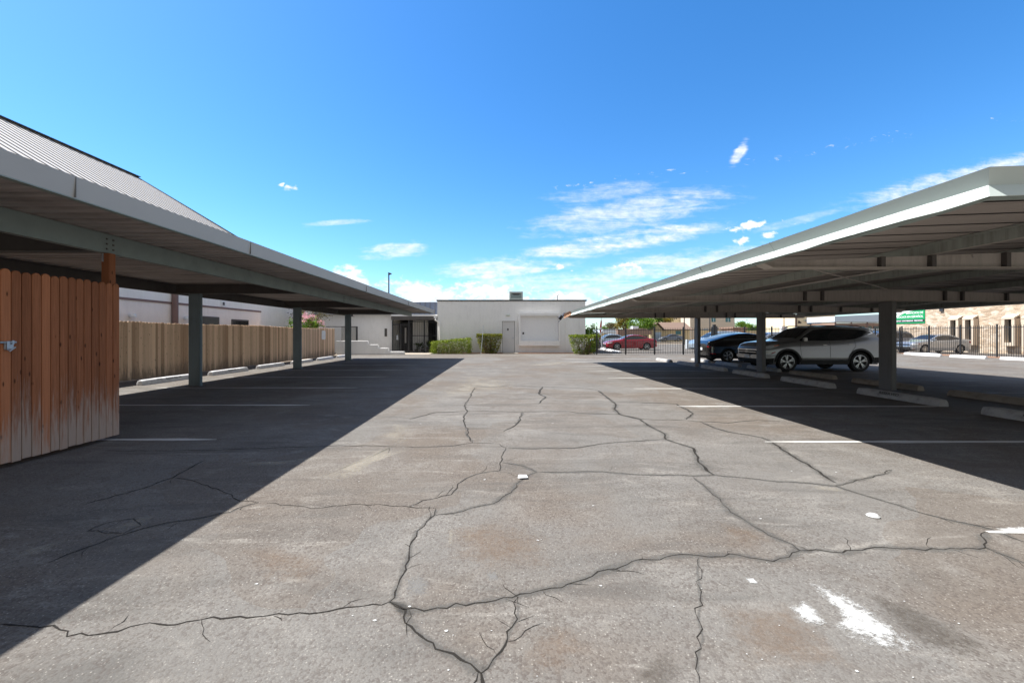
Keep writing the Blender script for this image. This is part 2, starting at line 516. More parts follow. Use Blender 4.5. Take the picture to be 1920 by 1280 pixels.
# ------------------------------------------------------------------ materials
M = {}
M['asphalt'] = asphalt('asphalt')
M['road'] = plain('road asphalt', (0.17, 0.165, 0.155), 0.9, var=0.2, scale=0.6, obj=False)
M['earth'] = plain('bare earth', (0.30, 0.25, 0.19), 0.95, var=0.25, scale=0.4, obj=False)
M['concrete'] = plain('pale concrete', (0.46, 0.40, 0.33), 0.9, var=0.15, scale=1.6, bump=0.15)
M['bed'] = plain('red planting gravel', (0.30, 0.17, 0.11), 0.95, var=0.4, scale=30, bump=0.5, bscale=120)
M['crack'] = ragged('open crack', (0.024, 0.021, 0.018), 9, -0.05, 0.55, rough=0.95, nw=2.6)
M['seal'] = ragged('crack filler', (0.135, 0.130, 0.120), 5, 0.25, 1.1, rough=0.85, nw=2.4, top=0.55)
M['line'] = ragged('worn white line', (0.58, 0.57, 0.54), 7, -0.35, 0.15, rough=0.75, nw=2.2)
M['fadedline'] = ragged('faded white line', (0.60, 0.60, 0.58), 5, 0.0, 0.8, rough=0.8, nw=2.6, top=0.8)
M['spill'] = ragged('white paint spill', (0.52, 0.52, 0.505), 24, -0.05, 1.15, (1, 1, 1), 0.9, 5.2)
M['dust'] = ragged('pale dust', (0.40, 0.365, 0.305), 2.6, 0.3, 1.6, rough=0.95, nw=3.6, top=0.55)
M['oil'] = ragged('dark stain', (0.10, 0.085, 0.07), 2.6, 0.35, 1.7, rough=0.85, nw=3.0, top=0.6)
M['rusty'] = ragged('rusty stain', (0.225, 0.150, 0.098), 2.2, 0.3, 1.7, rough=0.9, nw=3.0, top=0.42)
M['patch'] = ragged('grey patch', (0.24, 0.238, 0.23), 5, 0.2, 1.2, rough=0.9, nw=3.0, top=0.5)
M['fleck'] = plain('white fleck', (0.50, 0.50, 0.485), 0.7)
M['white'] = stained('white painted concrete', (0.74, 0.74, 0.75), (0.38, 0.36, 0.33), 0.8, 0.5, (3, 3, 3), 0.3)
M['greystop'] = stained('worn grey concrete', (0.40, 0.39, 0.375), (0.13, 0.12, 0.11), 0.9, 0.75, (3, 3, 3), 0.4)
M['tanstop'] = stained('dusty tan concrete', (0.34, 0.29, 0.235), (0.14, 0.12, 0.10), 0.9, 0.7, (3, 3, 3), 0.4)
M['stencil'] = plain('faded black stencil', (0.085, 0.085, 0.085), 0.9, var=0.5, scale=30)
M['stencilpale'] = plain('pale black stencil', (0.26, 0.26, 0.27), 0.9, var=0.4, scale=30)
M['stucco'] = stained('white stucco', (0.845, 0.835, 0.815), (0.62, 0.61, 0.59), 0.92, 0.35, (2, 2, 0.5), 0.35)
M['stucco_warm'] = stained('warm white stucco', (0.86, 0.82, 0.79), (0.68, 0.64, 0.61), 0.92, 0.4, (2, 2, 0.6), 0.35)
M['trim'] = plain('dark roof edge', (0.035, 0.038, 0.045), 0.5)
M['wtrim'] = plain('white trim', (0.78, 0.78, 0.78), 0.6, var=0.05)
M['door'] = plain('grey painted door', (0.62, 0.61, 0.60), 0.55, var=0.05)
M['darkdoor'] = plain('dark opening', (0.03, 0.03, 0.032), 0.5)
M['iron'] = plain('black iron', (0.022, 0.023, 0.026), 0.45, var=0.2, spec=0.5)
M['glass'] = plain('dark glass', (0.018, 0.02, 0.022), 0.06, var=0.1, spec=0.8)
M['galv'] = plain('galvanised steel', (0.48, 0.52, 0.56), 0.35, 0.8, var=0.15)
M['blueg'] = stained('blue grey steel paint', (0.175, 0.225, 0.245), (0.10, 0.12, 0.125), 0.5, 0.5, (5, 5, 0.6), 0.05)
M['beam'] = stained('green grey beam paint', (0.225, 0.275, 0.27), (0.14, 0.165, 0.16), 0.5, 0.6, (2, 1, 1), 0.05)
M['dbeam'] = stained('dark brown steel', (0.10, 0.092, 0.088), (0.05, 0.046, 0.043), 0.6, 0.5, (2, 2, 1), 0.05)
M['girder'] = stained('brown grey girder paint', (0.47, 0.435, 0.405), (0.28, 0.255, 0.235), 0.65, 0.7, (6, 6, 0.8), 0.1)
M['purlin'] = stained('streaked zinc purlin', (0.31, 0.33, 0.30), (0.14, 0.135, 0.12), 0.6, 0.8, (2, 5, 0.3), 0.05)
M['rpost'] = stained('grey post paint', (0.185, 0.183, 0.178), (0.115, 0.112, 0.11), 0.6, 0.5, (6, 6, 0.6), 0.1)
M['ldeck_ribshade'] = stained('brown soffit metal with rib shade', (0.50, 0.445, 0.42), (0.19, 0.162, 0.15), 0.6, 0.85, (0.12, 2.6, 1), 0.02)  # streak bands paint in the shading between the deck ribs
M['rdeck'] = stained('tan soffit metal', (0.40, 0.355, 0.325), (0.31, 0.275, 0.25), 0.65, 0.5, (0.25, 0.6, 1), 0.02)
M['lfascia'] = stained('grey fascia metal', (0.43, 0.42, 0.40), (0.34, 0.33, 0.315), 0.45, 0.35, (1, 0.6, 1), 0.02)
M['rfascia'] = stained('pale green fascia metal', (0.52, 0.585, 0.555), (0.43, 0.475, 0.45), 0.45, 0.3, (1, 0.6, 1), 0.04)
M['lip'] = plain('green grey lip', (0.27, 0.33, 0.31), 0.55)
M['rust'] = stained('rusted metal', (0.34, 0.19, 0.11), (0.12, 0.06, 0.04), 0.9, 0.8, (8, 8, 8), 0.6)
M['roofpan'] = stained('standing seam pan', (0.64, 0.60, 0.54), (0.52, 0.48, 0.43), 0.5, 0.3, (1, 1, 1), 0.02, 0.0)
M['seam'] = plain('dark seam rib', (0.085, 0.08, 0.08), 0.6)
M['flange'] = plain('lit edge flange', (0.42, 0.38, 0.335), 0.6)  # tone lightened to paint in the lit bottom edges of the steel
M['rail'] = plain('brown pipe', (0.20, 0.13, 0.12), 0.6)
M['tile'] = plain('brown shingle', (0.19, 0.13, 0.10), 0.9, var=0.25, scale=3)
M['tanwall'] = plain('tan stucco', (0.60, 0.49, 0.30), 0.9, var=0.1, scale=1)
M['beige'] = plain('beige stucco', (0.56, 0.50, 0.42), 0.9, var=0.06, scale=0.6)
M['cream'] = plain('cream stucco', (0.74, 0.64, 0.44), 0.9, var=0.06, scale=0.6)
M['teal'] = plain('teal glass', (0.05, 0.16, 0.18), 0.2)
M['awning'] = plain('pale blue roof metal', (0.60, 0.68, 0.76), 0.5, var=0.08)
M['tyre'] = plain('tyre rubber', (0.018, 0.018, 0.018), 0.8)
M['rim'] = plain('alloy', (0.55, 0.56, 0.57), 0.28, 0.9)
M['rimdark'] = plain('dark alloy', (0.03, 0.03, 0.03), 0.4)
M['cladding'] = plain('black cladding', (0.022, 0.022, 0.023), 0.6)
M['silver'] = plain('silver car paint', (0.27, 0.27, 0.272), 0.28, 0.6, var=0.03, coat=0.8)
M['black'] = plain('black car paint', (0.006, 0.006, 0.007), 0.18, 0.0, var=0.05, coat=1.0, spec=0.6)
M['red'] = plain('red car paint', (0.30, 0.006, 0.018), 0.25, 0.1, var=0.05, coat=1.0)
M['greycar'] = plain('grey car paint', (0.16, 0.18, 0.22), 0.3, 0.5, var=0.05, coat=0.8)
M['bluecar'] = plain('pale blue car paint', (0.42, 0.52, 0.62), 0.3, 0.5, var=0.05, coat=0.8)
M['silver2'] = plain('bluish silver car paint', (0.46, 0.49, 0.53), 0.3, 0.7, var=0.03, coat=0.8)
M['chrome'] = plain('chrome', (0.75, 0.76, 0.78), 0.12, 1.0)
M['lamp'] = plain('lamp glass', (0.70, 0.74, 0.78), 0.12, var=0.05, spec=0.8)
M['redlamp'] = plain('red lamp', (0.30, 0.008, 0.014), 0.2)
M['amber'] = plain('amber lamp', (0.85, 0.22, 0.02), 0.3)
M['plate'] = plain('white plate', (0.72, 0.73, 0.74), 0.5)
M['black2'] = plain('black gap', (0.01, 0.01, 0.01), 0.8)
M['green'] = plain('green banner', (0.0, 0.30, 0.10), 0.6, var=0.04)
M['ink'] = plain('dark banner band', (0.03, 0.025, 0.035), 0.6)
M['bwhite'] = plain('banner white', (0.85, 0.86, 0.86), 0.6, var=0.03)
M['blue'] = plain('blue letter', (0.02, 0.16, 0.36), 0.5)
M['redletter'] = plain('red letter', (0.45, 0.03, 0.03), 0.5)
M['redflag'] = plain('red fabric', (0.62, 0.05, 0.05), 0.8)
M['utility'] = plain('utility box', (0.62, 0.66, 0.68), 0.6)
M['unit'] = plain('roof unit paint', (0.62, 0.67, 0.60), 0.6)
M['bark'] = plain('bark', (0.14, 0.10, 0.075), 0.95, var=0.3, scale=8, bump=0.5)
M['twig'] = plain('dry twig', (0.17, 0.115, 0.075), 0.95, var=0.3, scale=8)
M['hedge'] = leaf_mat('hedge leaf', [(0.0, (0.06, 0.085, 0.012)), (0.4, (0.18, 0.26, 0.02)), (0.85, (0.34, 0.44, 0.03)), (1.0, (0.40, 0.36, 0.06))])
M['bush'] = leaf_mat('olive leaf', [(0.0, (0.06, 0.07, 0.015)), (0.4, (0.17, 0.21, 0.025)), (0.8, (0.34, 0.35, 0.045)), (1.0, (0.42, 0.32, 0.09))])
M['tree1'] = leaf_mat('bright leaf', [(0.0, (0.06, 0.13, 0.015)), (0.5, (0.13, 0.25, 0.02)), (1.0, (0.25, 0.36, 0.04))])
M['tree2'] = leaf_mat('yellow leaf', [(0.0, (0.10, 0.09, 0.015)), (0.5, (0.24, 0.20, 0.025)), (1.0, (0.42, 0.33, 0.05))])
M['tree3'] = leaf_mat('brown leaf', [(0.0, (0.09, 0.08, 0.04)), (0.5, (0.17, 0.15, 0.07)), (1.0, (0.26, 0.23, 0.12))])
M['tree4'] = leaf_mat('deep leaf', [(0.0, (0.03, 0.06, 0.015)), (0.5, (0.07, 0.13, 0.02)), (1.0, (0.15, 0.21, 0.03))])
M['petal'] = leaf_mat('pink petal', [(0.0, (0.70, 0.30, 0.36)), (0.6, (0.80, 0.48, 0.52)), (1.0, (0.85, 0.65, 0.66))])


def wood(name, dark, light, grey, low, high, greyamt, per_board=0.5, base=0.0):
    """weathered boards: own tone per board, grain, knots, bleached or dirtied foot"""
    t = NT(name); p = t.pos(); r = t.island()
    wn = t.n('ShaderNodeTexWhiteNoise', noise_dimensions='1D'); t.l(r, wn.inputs['W'])
    rc = t.n('ShaderNodeVectorMath', operation='MULTIPLY_ADD'); t.l(wn.outputs['Color'], rc.inputs[0])
    rc.inputs[1].default_value = (3, 3, 9); t.l(p, rc.inputs[2]); q = rc.outputs[0]
    grain = t.noise(t.scale(q, (22, 22, 0.8)), 3, 6, 0.65, 0.6)
    tone = t.math('ADD', t.math('MULTIPLY', r, per_board), t.math('MULTIPLY', grain, 1 - per_board))
    col = t.mix(t.mapr(tone, 0.2, 0.8), dark, light)
    kn = t.vor(t.scale(q, (13, 13, 4.2)), 1.0)
    col = t.mix(t.math('MULTIPLY', t.mapr(kn, 0.17, 0.06), 0.85), col, tuple(k * 0.22 for k in dark))
    sep = t.n('ShaderNodeSeparateXYZ'); t.l(p, sep.inputs[0])
    zz = t.math('ADD', sep.outputs[2], t.math('ADD', t.math('MULTIPLY', t.math('SUBTRACT', t.noise(t.scale(q, (20, 20, 1.6)), 1.6, 7, 0.7), 0.5), 1.9),
                                            t.math('MULTIPLY', t.math('SUBTRACT', r, 0.5), 0.35)))
    col = t.mix(t.math('MULTIPLY', t.mapr(zz, high, low), greyamt), col, grey)
    t.bsdf(col, 0.85, 0, 0.2, t.bump(grain, 0.35, 0.004))
    return t.m


M['redwood'] = wood('stained redwood boards', (0.23, 0.086, 0.040), (0.53, 0.205, 0.094), (0.48, 0.395, 0.325), 0.05, 0.72, 0.75, 0.36)
M['redpost'] = wood('stained redwood post', (0.18, 0.065, 0.03), (0.31, 0.12, 0.055), (0.2, 0.1, 0.05), -3, -2, 0.0, 0.3)
M['fencewood'] = wood('weathered fence boards', (0.44, 0.29, 0.185), (0.84, 0.615, 0.425), (0.20, 0.15, 0.115), 0.06, 0.45, 0.75, 0.55)

# ------------------------------------------------------------ ground, asphalt
def sheet(name, poly, z, mat):
    mb = MB(); mb.add([(x, y, z) for x, y in poly], [tuple(range(len(poly)))])
    return tag(mb.build(name, mat, origin=False), kind='structure')

def rect(x0, x1, y0, y1): return [(x0, y0), (x1, y0), (x1, y1), (x0, y1)]

sheet('ground', rect(-900, 900, -600, 1500), -0.03, M['earth'])
sheet('parking_lot', rect(-11.52, 31.2, -14, 33.2), 0.0, M['asphalt'])
sheet('rear_parking_lot', rect(7.0, 70, 33.21, 68), -0.005, M['asphalt'])
sheet('side_parking_lot', rect(31.21, 38.5, -14, 33.2), -0.006, M['asphalt'])
sheet('street', rect(-200, 260, 74.3, 86), -0.012, M['road'])
mb = MB()
mb.box(26, 140, 73.6, 74.2, -0.03, 0.16)
tag(mb.build('street_kerb', M['concrete'], bevel=0.03), kind='structure')
mb = MB(); mb.box(-5.0, 7.1, 32.75, 33.58, -0.02, 0.05)
tag(mb.build('planting_bed', M['bed'], bevel=0.02), kind='structure')
mb = MB(); mb.box(-8.68, -5.3, 31.3, 38.8, -0.02, 0.03)
tag(mb.build('walkway', M['concrete'], bevel=0.01), kind='structure')
mb = MB(); mb.box(0.1, 1.3, 32.6, 33.55, -0.02, 0.058)
tag(mb.build('door_pad', M['concrete'], bevel=0.01), kind='structure')
mb = MB(); mb.box(31.0, 32.3, 20, 33.4, -0.03, 0.03)
tag(mb.build('fence_verge', M['bed'], bevel=0.02), kind='structure')

# cracks: survey polylines (photograph coordinates turned into metres on the asphalt)
CR = [
 ([(0,1170),(35,1172),(60,1174),(100,1172),(112,1180),(125,1193),(165,1191),(200,1186),(245,1174),(280,1167),(300,1170),(350,1165),(400,1156),(450,1155),(480,1156),(540,1152),(600,1148),(650,1138),(700,1132),(730,1128)], .022, 0),
 ([(730,1128),(740,1120),(745,1100),(750,1085),(760,1060),(767,1040),(772,1015),(782,995),(800,977),(815,965),(817,953)], .022, .10),
 ([(730,1128),(750,1137),(772,1175),(800,1200),(830,1220),(865,1237),(895,1257),(902,1262),(905,1280),(910,1330)], .026, .13),
 ([(902,1262),(915,1252),(925,1235),(940,1220),(952,1195),(960,1175),(970,1160),(970,1120)], .018, .06),
 ([(730,1128),(755,1142),(795,1145),(820,1139),(890,1130),(930,1125),(960,1120),(1010,1107),(1035,1102),(1080,1090),(1110,1080),(1140,1067),(1165,1062),(1185,1052),(1220,1049),(1260,1041),(1310,1041),(1385,1040),(1420,1047),(1450,1052),(1480,1044),(1500,1032),(1530,1030),(1580,1036),(1625,1028),(1660,1026),(1710,1028),(1770,1030),(1835,1029),(1845,1020),(1847,997)], .020, .17),
 ([(1845,1025),(1870,1036),(1890,1043),(1925,1056)], .02, .17),
 ([(1300,895),(1320,910),(1330,920),(1350,935),(1370,960),(1400,977),(1430,995),(1460,1010),(1485,1020),(1500,1032)], .018, .17),
 ([(1010,885),(1130,884),(1210,890),(1300,892),(1340,890),(1390,895),(1440,901),(1510,905),(1567,911),(1610,925),(1660,940),(1730,962),(1790,977),(1840,987),(1880,1000),(1925,1017)], .020, .14),
 ([(1567,911),(1605,900),(1650,890),(1672,880)], .018, .16),
 ([(500,943),(542,947),(583,953),(625,948),(675,945),(725,947),(767,950),(817,952)], .020, 0),
 ([(767,949),(792,938),(817,934),(846,927),(857,915),(858,907),(875,896),(892,889),(917,884),(937,882),(937,869),(942,861),(944,848),(949,840),(935,832)], .022, .05),
 ([(817,965),(854,961),(892,950),(925,944),(942,932),(958,923),(975,902),(992,890),(1006,885),(979,873),(942,867)], .016, .14),
 ([(642,836),(683,835),(733,837),(792,838),(854,835),(887,830),(935,832)], .020, 0),
 ([(952,840),(1000,841),(1075,840),(1125,832),(1187,827),(1246,823)], .020, .08),
 ([(887,830),(875,815),(877,807),(871,794),(869,782),(877,771),(871,761),(879,748),(890,727)], .024, .08),
 ([(767,786),(817,773),(877,771),(917,771),(975,772),(1067,771),(1083,774),(1162,777),(1208,786),(1287,788)], .024, .06),
 ([(979,773),(973,790),(962,800),(944,809)], .020, .10),
 ([(1121,732),(1137,744),(1154,757),(1152,767),(1162,777),(1200,786),(1221,800),(1246,813),(1248,823),(1275,832),(1300,840),(1308,862),(1325,882),(1340,890)], .022, .22),
 ([(850,727),(925,725),(958,722),(1008,725),(1083,727),(1121,731)], .026, .05),
 ([(1010,757),(1023,744),(1010,738),(1017,725)], .020, .16),
 ([(1157,754),(1225,755),(1268,757),(1275,762),(1289,768),(1300,775),(1287,786)], .020, .20),
 ([(1287,788),(1308,790),(1340,791),(1364,793),(1385,790),(1421,788),(1474,790)], .020, .10),
 ([(1313,791),(1340,802),(1368,810),(1402,815),(1428,820),(1445,827),(1470,845),(1520,875),(1567,905)], .020, .22),
 ([(485,942),(450,939),(435,927),(415,920),(390,910),(365,902),(325,895)], .020, 0),
 ([(385,862),(360,875),(325,895),(270,915),(160,945)], .016, .05),
 ([(485,942),(470,945),(430,960),(370,972),(330,977),(270,990),(220,1005),(165,1025),(90,1055)], .018, .08),
 ([(175,845),(320,845),(450,842),(650,835)], .020, 0),
 ([(265,985),(250,972),(200,980),(165,995),(230,1000),(265,985)], .014, .05),
 ([(1017,725),(1010,738),(1090,745),(1140,744)], .016, .0),
 ([(1310,1045),(1311,1100),(1309,1160),(1312,1280)], .010, .05),
]
strip('crack_filler', [([gp(*p) for p in pts], w * 0.85) for pts, _, w in CR if w > 0], 0.0012, M['seal'], 0.02)
rs = random.Random(17); spurs = []
for pts, w, _ in CR:
    P = [Vector(gp(*p)) for p in pts]
    for p, q in zip(P, P[1:]):
        if rs.random() < .28:
            s0 = p.lerp(q, rs.random()); dd = (q - p).normalized(); dd.rotate(Matrix.Rotation(rs.choice((-1, 1)) * rs.uniform(.4, 1.3), 2)); L_ = rs.uniform(.08, .32) * (.5 + s0.y * .12)
            spurs.append(([tuple(s0), tuple(s0 + dd * L_ * .5 + Vector((rs.uniform(-.02, .02), rs.uniform(-.02, .02)))), tuple(s0 + dd * L_)], w * .25))
strip('pavement_cracks', [([gp(*p) for p in pts], w * (0.50 if pts[0][1] > 880 else 0.85 if pts[0][1] > 800 else 1.35)) for pts, w, _ in CR] + spurs, 0.0020, M['crack'], 0.020, sub=0.035)

# painted bay lines
def bay_line(x0, x1, y, m='line', w=0.10):
    n = 12
    return strip('bay_line', [([(x0 + (x1 - x0) * k / n, y) for k in range(n + 1)], w)], 0.0028, M[m], 0.0, sub=9)
for k in range(8):
    bay_line(-9.4, -3.9, 5.84 + 2.87 * k, 'line')
for k in range(-1, 8):
    bay_line(3.53, 8.95, 5.72 + 2.84 * k + (0.22 if k == -1 else 0), 'line', 0.11)
for k in range(6):
    bay_line(11.0, 15.4, 7.75 + 2.82 * k, 'fadedline')
for k in range(5):
    bay_line(23.6, 28.6, 19.0 + 2.75 * k, 'fadedline')

# worn paint, stains and dust
def blot(name, px, z, m): return decal(name, [gp(*p) for p in px], z, M[m])
blot('paint_spill', [(1515,1092),(1552,1100),(1590,1118),(1628,1142),(1665,1168),(1700,1192),(1728,1216),(1682,1224),(1630,1212),(1585,1192),(1566,1172),(1578,1158),(1566,1140),(1534,1114)], 0.0034, 'spill')
blot('paint_spill', [(1478,1138),(1505,1126),(1530,1142),(1552,1168),(1528,1176),(1495,1160)], 0.0034, 'spill')
blot('paint_spill', [(1394,1082),(1412,1084),(1424,1094),(1408,1098)], 0.0034, 'spill')
blot('paint_spill', [(1866,990),(1930,986),(1930,999),(1880,1001)], 0.0034, 'spill')
blot('dust_stain', [(560,905),(620,888),(690,850),(720,838),(780,820),(800,800),(770,815),(740,842),(690,880),(620,915),(540,938),(500,938)], 0.0003, 'dust')
blot('dust_stain', [(620,880),(700,842),(790,835),(745,850),(700,870),(660,900),(590,922)], 0.0003, 'dust')
blot('dust_stain', [(690,830),(740,790),(780,795),(790,815),(740,835)], 0.0003, 'dust')
blot('rust_stain', [(1330,970),(1420,985),(1480,1020),(1420,1040),(1350,1025)], 0.0003, 'rusty')
blot('rust_stain', [(960,1170),(1080,1150),(1140,1220),(1060,1300),(940,1280)], 0.0003, 'rusty')
blot('rust_stain', [(820,980),(940,960),(1060,1000),(1080,1070),(900,1110),(800,1060)], 0.0003, 'rusty')
blot('rust_stain', [(1320,1120),(1480,1110),(1560,1180),(1640,1260),(1480,1300),(1330,1290)], 0.0003, 'rusty')
blot('rust_stain', [(1560,1080),(1680,1110),(1800,1170),(1900,1230),(1860,1270),(1740,1230),(1640,1160)], 0.0003, 'oil')
blot('oil_stain', [(1180,1230),(1260,1200),(1310,1260),(1250,1310),(1170,1290)], 0.0003, 'oil')
blot('oil_stain', [(420,1020),(520,1015),(640,1050),(610,1110),(480,1110)], 0.0003, 'rusty')
blot('grey_patch', [(750,1080),(790,1062),(815,1090),(800,1125),(755,1128)], 0.0003, 'patch')
blot('grey_patch', [(905,1072),(930,1067),(942,1085),(918,1092)], 0.0003, 'patch')
blot('dust_stain', [(960,690),(1000,678),(1060,674),(1110,678),(1070,684),(1000,688)], 0.0003, 'dust')
blot('dust_stain', [(840,990),(852,985),(850,1025),(838,1030)], 0.0003, 'dust')
blot('dust_stain', [(880,985),(890,980),(882,1022),(870,1022)], 0.0003, 'dust')
blot('dust_stain', [(160,1000),(240,972),(330,950),(280,985),(180,1015)], 0.0003, 'dust')
blot('dust_stain', [(0,1040),(90,1015),(160,1000),(60,1050),(0,1065)], 0.0003, 'dust')
blot('dust_stain', [(420,868),(560,862),(640,850),(560,872),(430,876)], 0.0003, 'dust')
blot('dust_stain', [(880,700),(960,705),(1000,730),(900,740),(800,760),(780,745)], 0.0003, 'dust')
blot('dust_stain', [(1500,905),(1590,915),(1600,925),(1520,918)], 0.0003, 'dust')

rng = random.Random(3)
mb = MB(); mb.raw = True
for k in range(150):
    px, py = rng.uniform(330, 1900), 690 + 590 * rng.random() ** 1.3
    x, y = gp(px, py)
    if not (-2.3 < x < 5.2): continue
    s = rng.choice((0.002, 0.002, 0.003, 0.003, 0.004, 0.007)) * (0.7 + y * 0.17)
    n = len(mb.v); m = rng.randint(5, 7)
    for j in range(m):
        a = 2 * math.pi * j / m; r_ = s * rng.uniform(0.5, 1.2)
        mb.v.append((x + r_ * math.cos(a) * 1.4, y + r_ * math.sin(a), 0.003))
    mb.f.append(tuple(range(n, n + m)))
o = mb.build('white_flecks', M['fleck'], origin=False); tag(o, 'tiny white droppings and paint flecks scattered over the sunlit asphalt', 'flecks', kind='stuff')
x, y = gp(1637, 968)
mb = MB(); mb.lathe([(0.0, 0.022), (0.03, 0.02), (0.045, 0.006), (0.042, 0.0), (0.0, 0.0)], (x, y, 0.001), 'Z', 18)
o = mb.build('litter', M['fleck'], smooth=True); tag(o, 'small flat white disc of litter lying on the cracked asphalt', 'litter')
x, y = gp(980, 897)
mb = MB(); mb.add([(x-.05,y-.03,.018),(x+.05,y-.02,.018),(x+.04,y+.03,.03),(x-.04,y+.02,.034)], [(0,1,2,3)])
o = mb.build('paper_scrap', M['bwhite']); tag(o, 'crumpled cream paper scrap on the asphalt where several cracks meet', 'litter')
# ------------------------------------------------------------- left carport
def ribbed(x0, x1, y0, y1, zf, period, rise, rib, th=0.006, nx=2):
    """sheet with ribs running along x; zf(x) gives the underside"""
    ys = []; y = y0
    while y < y1:
        for dy, dz in ((0, 0), (period - rib, 0), (period - rib + rib * 0.25, rise), (period - rib * 0.25, rise)):
            if y + dy <= y1: ys.append((y + dy, dz))
        y += period
    xs = [x0 + (x1 - x0) * k / nx for k in range(nx + 1)]
    mb = MB()
    lo = [[(x, y, zf(x) + dz) for x in xs] for y, dz in ys]
    hi = [[(x, y, zf(x) + dz + th) for x in xs] for y, dz in ys]
    mb.grid(lo); mb.grid(hi)
    return mb


LC = empty('carport', (-8.55, 11.95, 0), 'long carport with dark ribbed soffit and blue grey posts beside the wooden fence', 'carport', 'carports')
X0, X1, Y0, Y1 = -10.85, -4.2, -4.0, 26.6
ribbed(X0, X1 - 0.02, Y0, Y1, lambda x: 2.862, 0.24, 0.06, 0.12).build('roof_deck', M['ldeck_ribshade'], LC)
f = MB()
def left_fascia(f, a, b, ax):
    pass
f = MB(); f.prism([(X1, 2.775), (X1 + 0.012, 2.775), (X1 + 0.03, 2.985), (X1 - 0.10, 2.995), (X1 - 0.10, 2.985), (X1 + 0.017, 2.975)], 'XZ', Y0, Y1)
lf = f.build('fascia', M['lfascia'], LC); lf['label'] = 'grey front fascia'
for yy in (4.18, 7.1, 13.2, 19.2):
    g = MB(); g.box(X1 + 0.008, X1 + 0.033, yy, yy + 0.005, 2.778, 2.983); g.build('fascia_joint', M['rpost'], lf)
f = MB(); f.box(X1 - 0.06, X1 + 0.012, Y0, Y1, 2.765, 2.774); f.build('fascia_lip', M['lip'], LC)
f = MB(); f.box(X0 - 0.03, X0, Y0, Y1, 2.79, 2.99); f.build('fascia', M['lfascia'], LC)
for yy in (Y0 - 0.03, Y1):
    f = MB(); f.box(X0 - 0.03, X1 + 0.03, yy, yy + 0.03, 2.78, 2.99); f.build('fascia', M['lfascia'], LC)
b = MB(); b.box(-5.57, -5.55, Y0 + 0.1, Y1 - 0.15, 2.585, 2.852); b.box(-5.65, -5.57, Y0 + 0.1, Y1 - 0.15, 2.585, 2.597); b.box(-5.65, -5.57, Y0 + 0.1, Y1 - 0.15, 2.84, 2.852)
fb = b.build('beam', M['beam'], LC); fb['label'] = 'green grey front beam'
for yy in (6.0, 6.1, 15.0, 15.1):
    for z in (2.64, 2.71, 2.78):
        b = MB(); b.box(-5.5495, -5.540, yy - 0.011, yy + 0.011, z - 0.011, z + 0.011); b.build('bolt', M['dbeam'], fb)
b = MB(); b.box(-9.22, -9.20, Y0 + 0.1, Y1 - 0.15, 2.575, 2.846); b.box(-9.20, -9.10, Y0 + 0.1, Y1 - 0.15, 2.575, 2.587); b.box(-9.20, -9.10, Y0 + 0.1, Y1 - 0.15, 2.834, 2.846)
b.build('beam', M['dbeam'], LC)
for yy in (-0.1, 5.95, 11.95, 17.92, 23.85):
    b = MB(); b.box(-9.095, -5.66, yy - 0.01, yy + 0.01, 2.602, 2.83); b.box(-9.095, -5.66, yy - 0.07, yy + 0.07, 2.59, 2.602); b.box(-9.095, -5.66, yy - 0.07, yy + 0.07, 2.83, 2.842)
    b.build('girder', M['dbeam'], LC)
    if yy > 1:
        p = MB(); p.box(-8.73, -8.40, yy - 0.055, yy + 0.055, 0.0, 2.588)
        p = p.build('post', M['blueg'], LC, bevel=0.012)
        q = MB(); q.box(-8.78, -8.35, yy - 0.10, yy - 0.056, 0.0, 0.012); q.box(-8.78, -8.35, yy + 0.056, yy + 0.10, 0.0, 0.012); q.box(-8.78, -8.731, yy - .055, yy + .055, 0, .012); q.box(-8.399, -8.35, yy - .055, yy + .055, 0, .012); q.build('base_plate', M['dbeam'], p)

# ------------------------------------------------------------ right carport
RC = empty('carport', (10.05, 11.1, 0), 'wide open carport with pale green fascia and tan girders over the parked cars', 'carport', 'carports')
XA, XB, YA, YB = 3.30, 15.7, 2.885, 22.7
XM = 9.95
def rz(x): return 2.772 - 0.036 * abs(x - XM)
ribbed(XA - 0.008, XM, YA - 0.006, YB + 0.01, rz, 0.42, 0.028, 0.03, nx=1).build('roof_deck', M['rdeck'], RC)
ribbed(XM, XB + 0.008, YA - 0.006, YB + 0.01, rz, 0.42, 0.028, 0.03, nx=1).build('roof_deck', M['rdeck'], RC)
for k in range(46):
    y = YA + 0.30 + 0.42 * k
    s_ = MB()
    for xa, xb in ((XA + 0.05, XM), (XM, XB - 0.05)):
        s_.add([(xa, y, rz(xa) - .004), (xb, y, rz(xb) - .004), (xb, y + .032, rz(xb) - .004), (xa, y + .032, rz(xa) - .004)], [(0, 1, 2, 3)])
    s_.build('deck_seam', M['black2'], RC)
TOP = 2.557
PF = [(-0.03, TOP), (0.036, TOP - 0.10), (-0.022, TOP - 0.195), (-0.014, TOP - 0.197), (0.044, TOP - 0.10), (-0.022, TOP + 0.002)]
def wav(y): return 0.006 * math.sin(y * 2.1) + 0.004 * math.sin(y * 5.3 + 1)
f = MB(); rows = []
ys = [YA + (20.2 - YA) * k / 60 for k in range(61)]
for y in ys: rows.append([(XA + d + wav(y) * 0.5, y + (d if y == YA else 0), z + (wav(y * 1.7) if i in (2, 3) else wav(y) * 0.5)) for i, (d, z) in enumerate(PF)])
f.grid(rows); fas = f.build('fascia', M['rfascia'], RC); fas['label'] = 'pale green sunlit folded fascia'
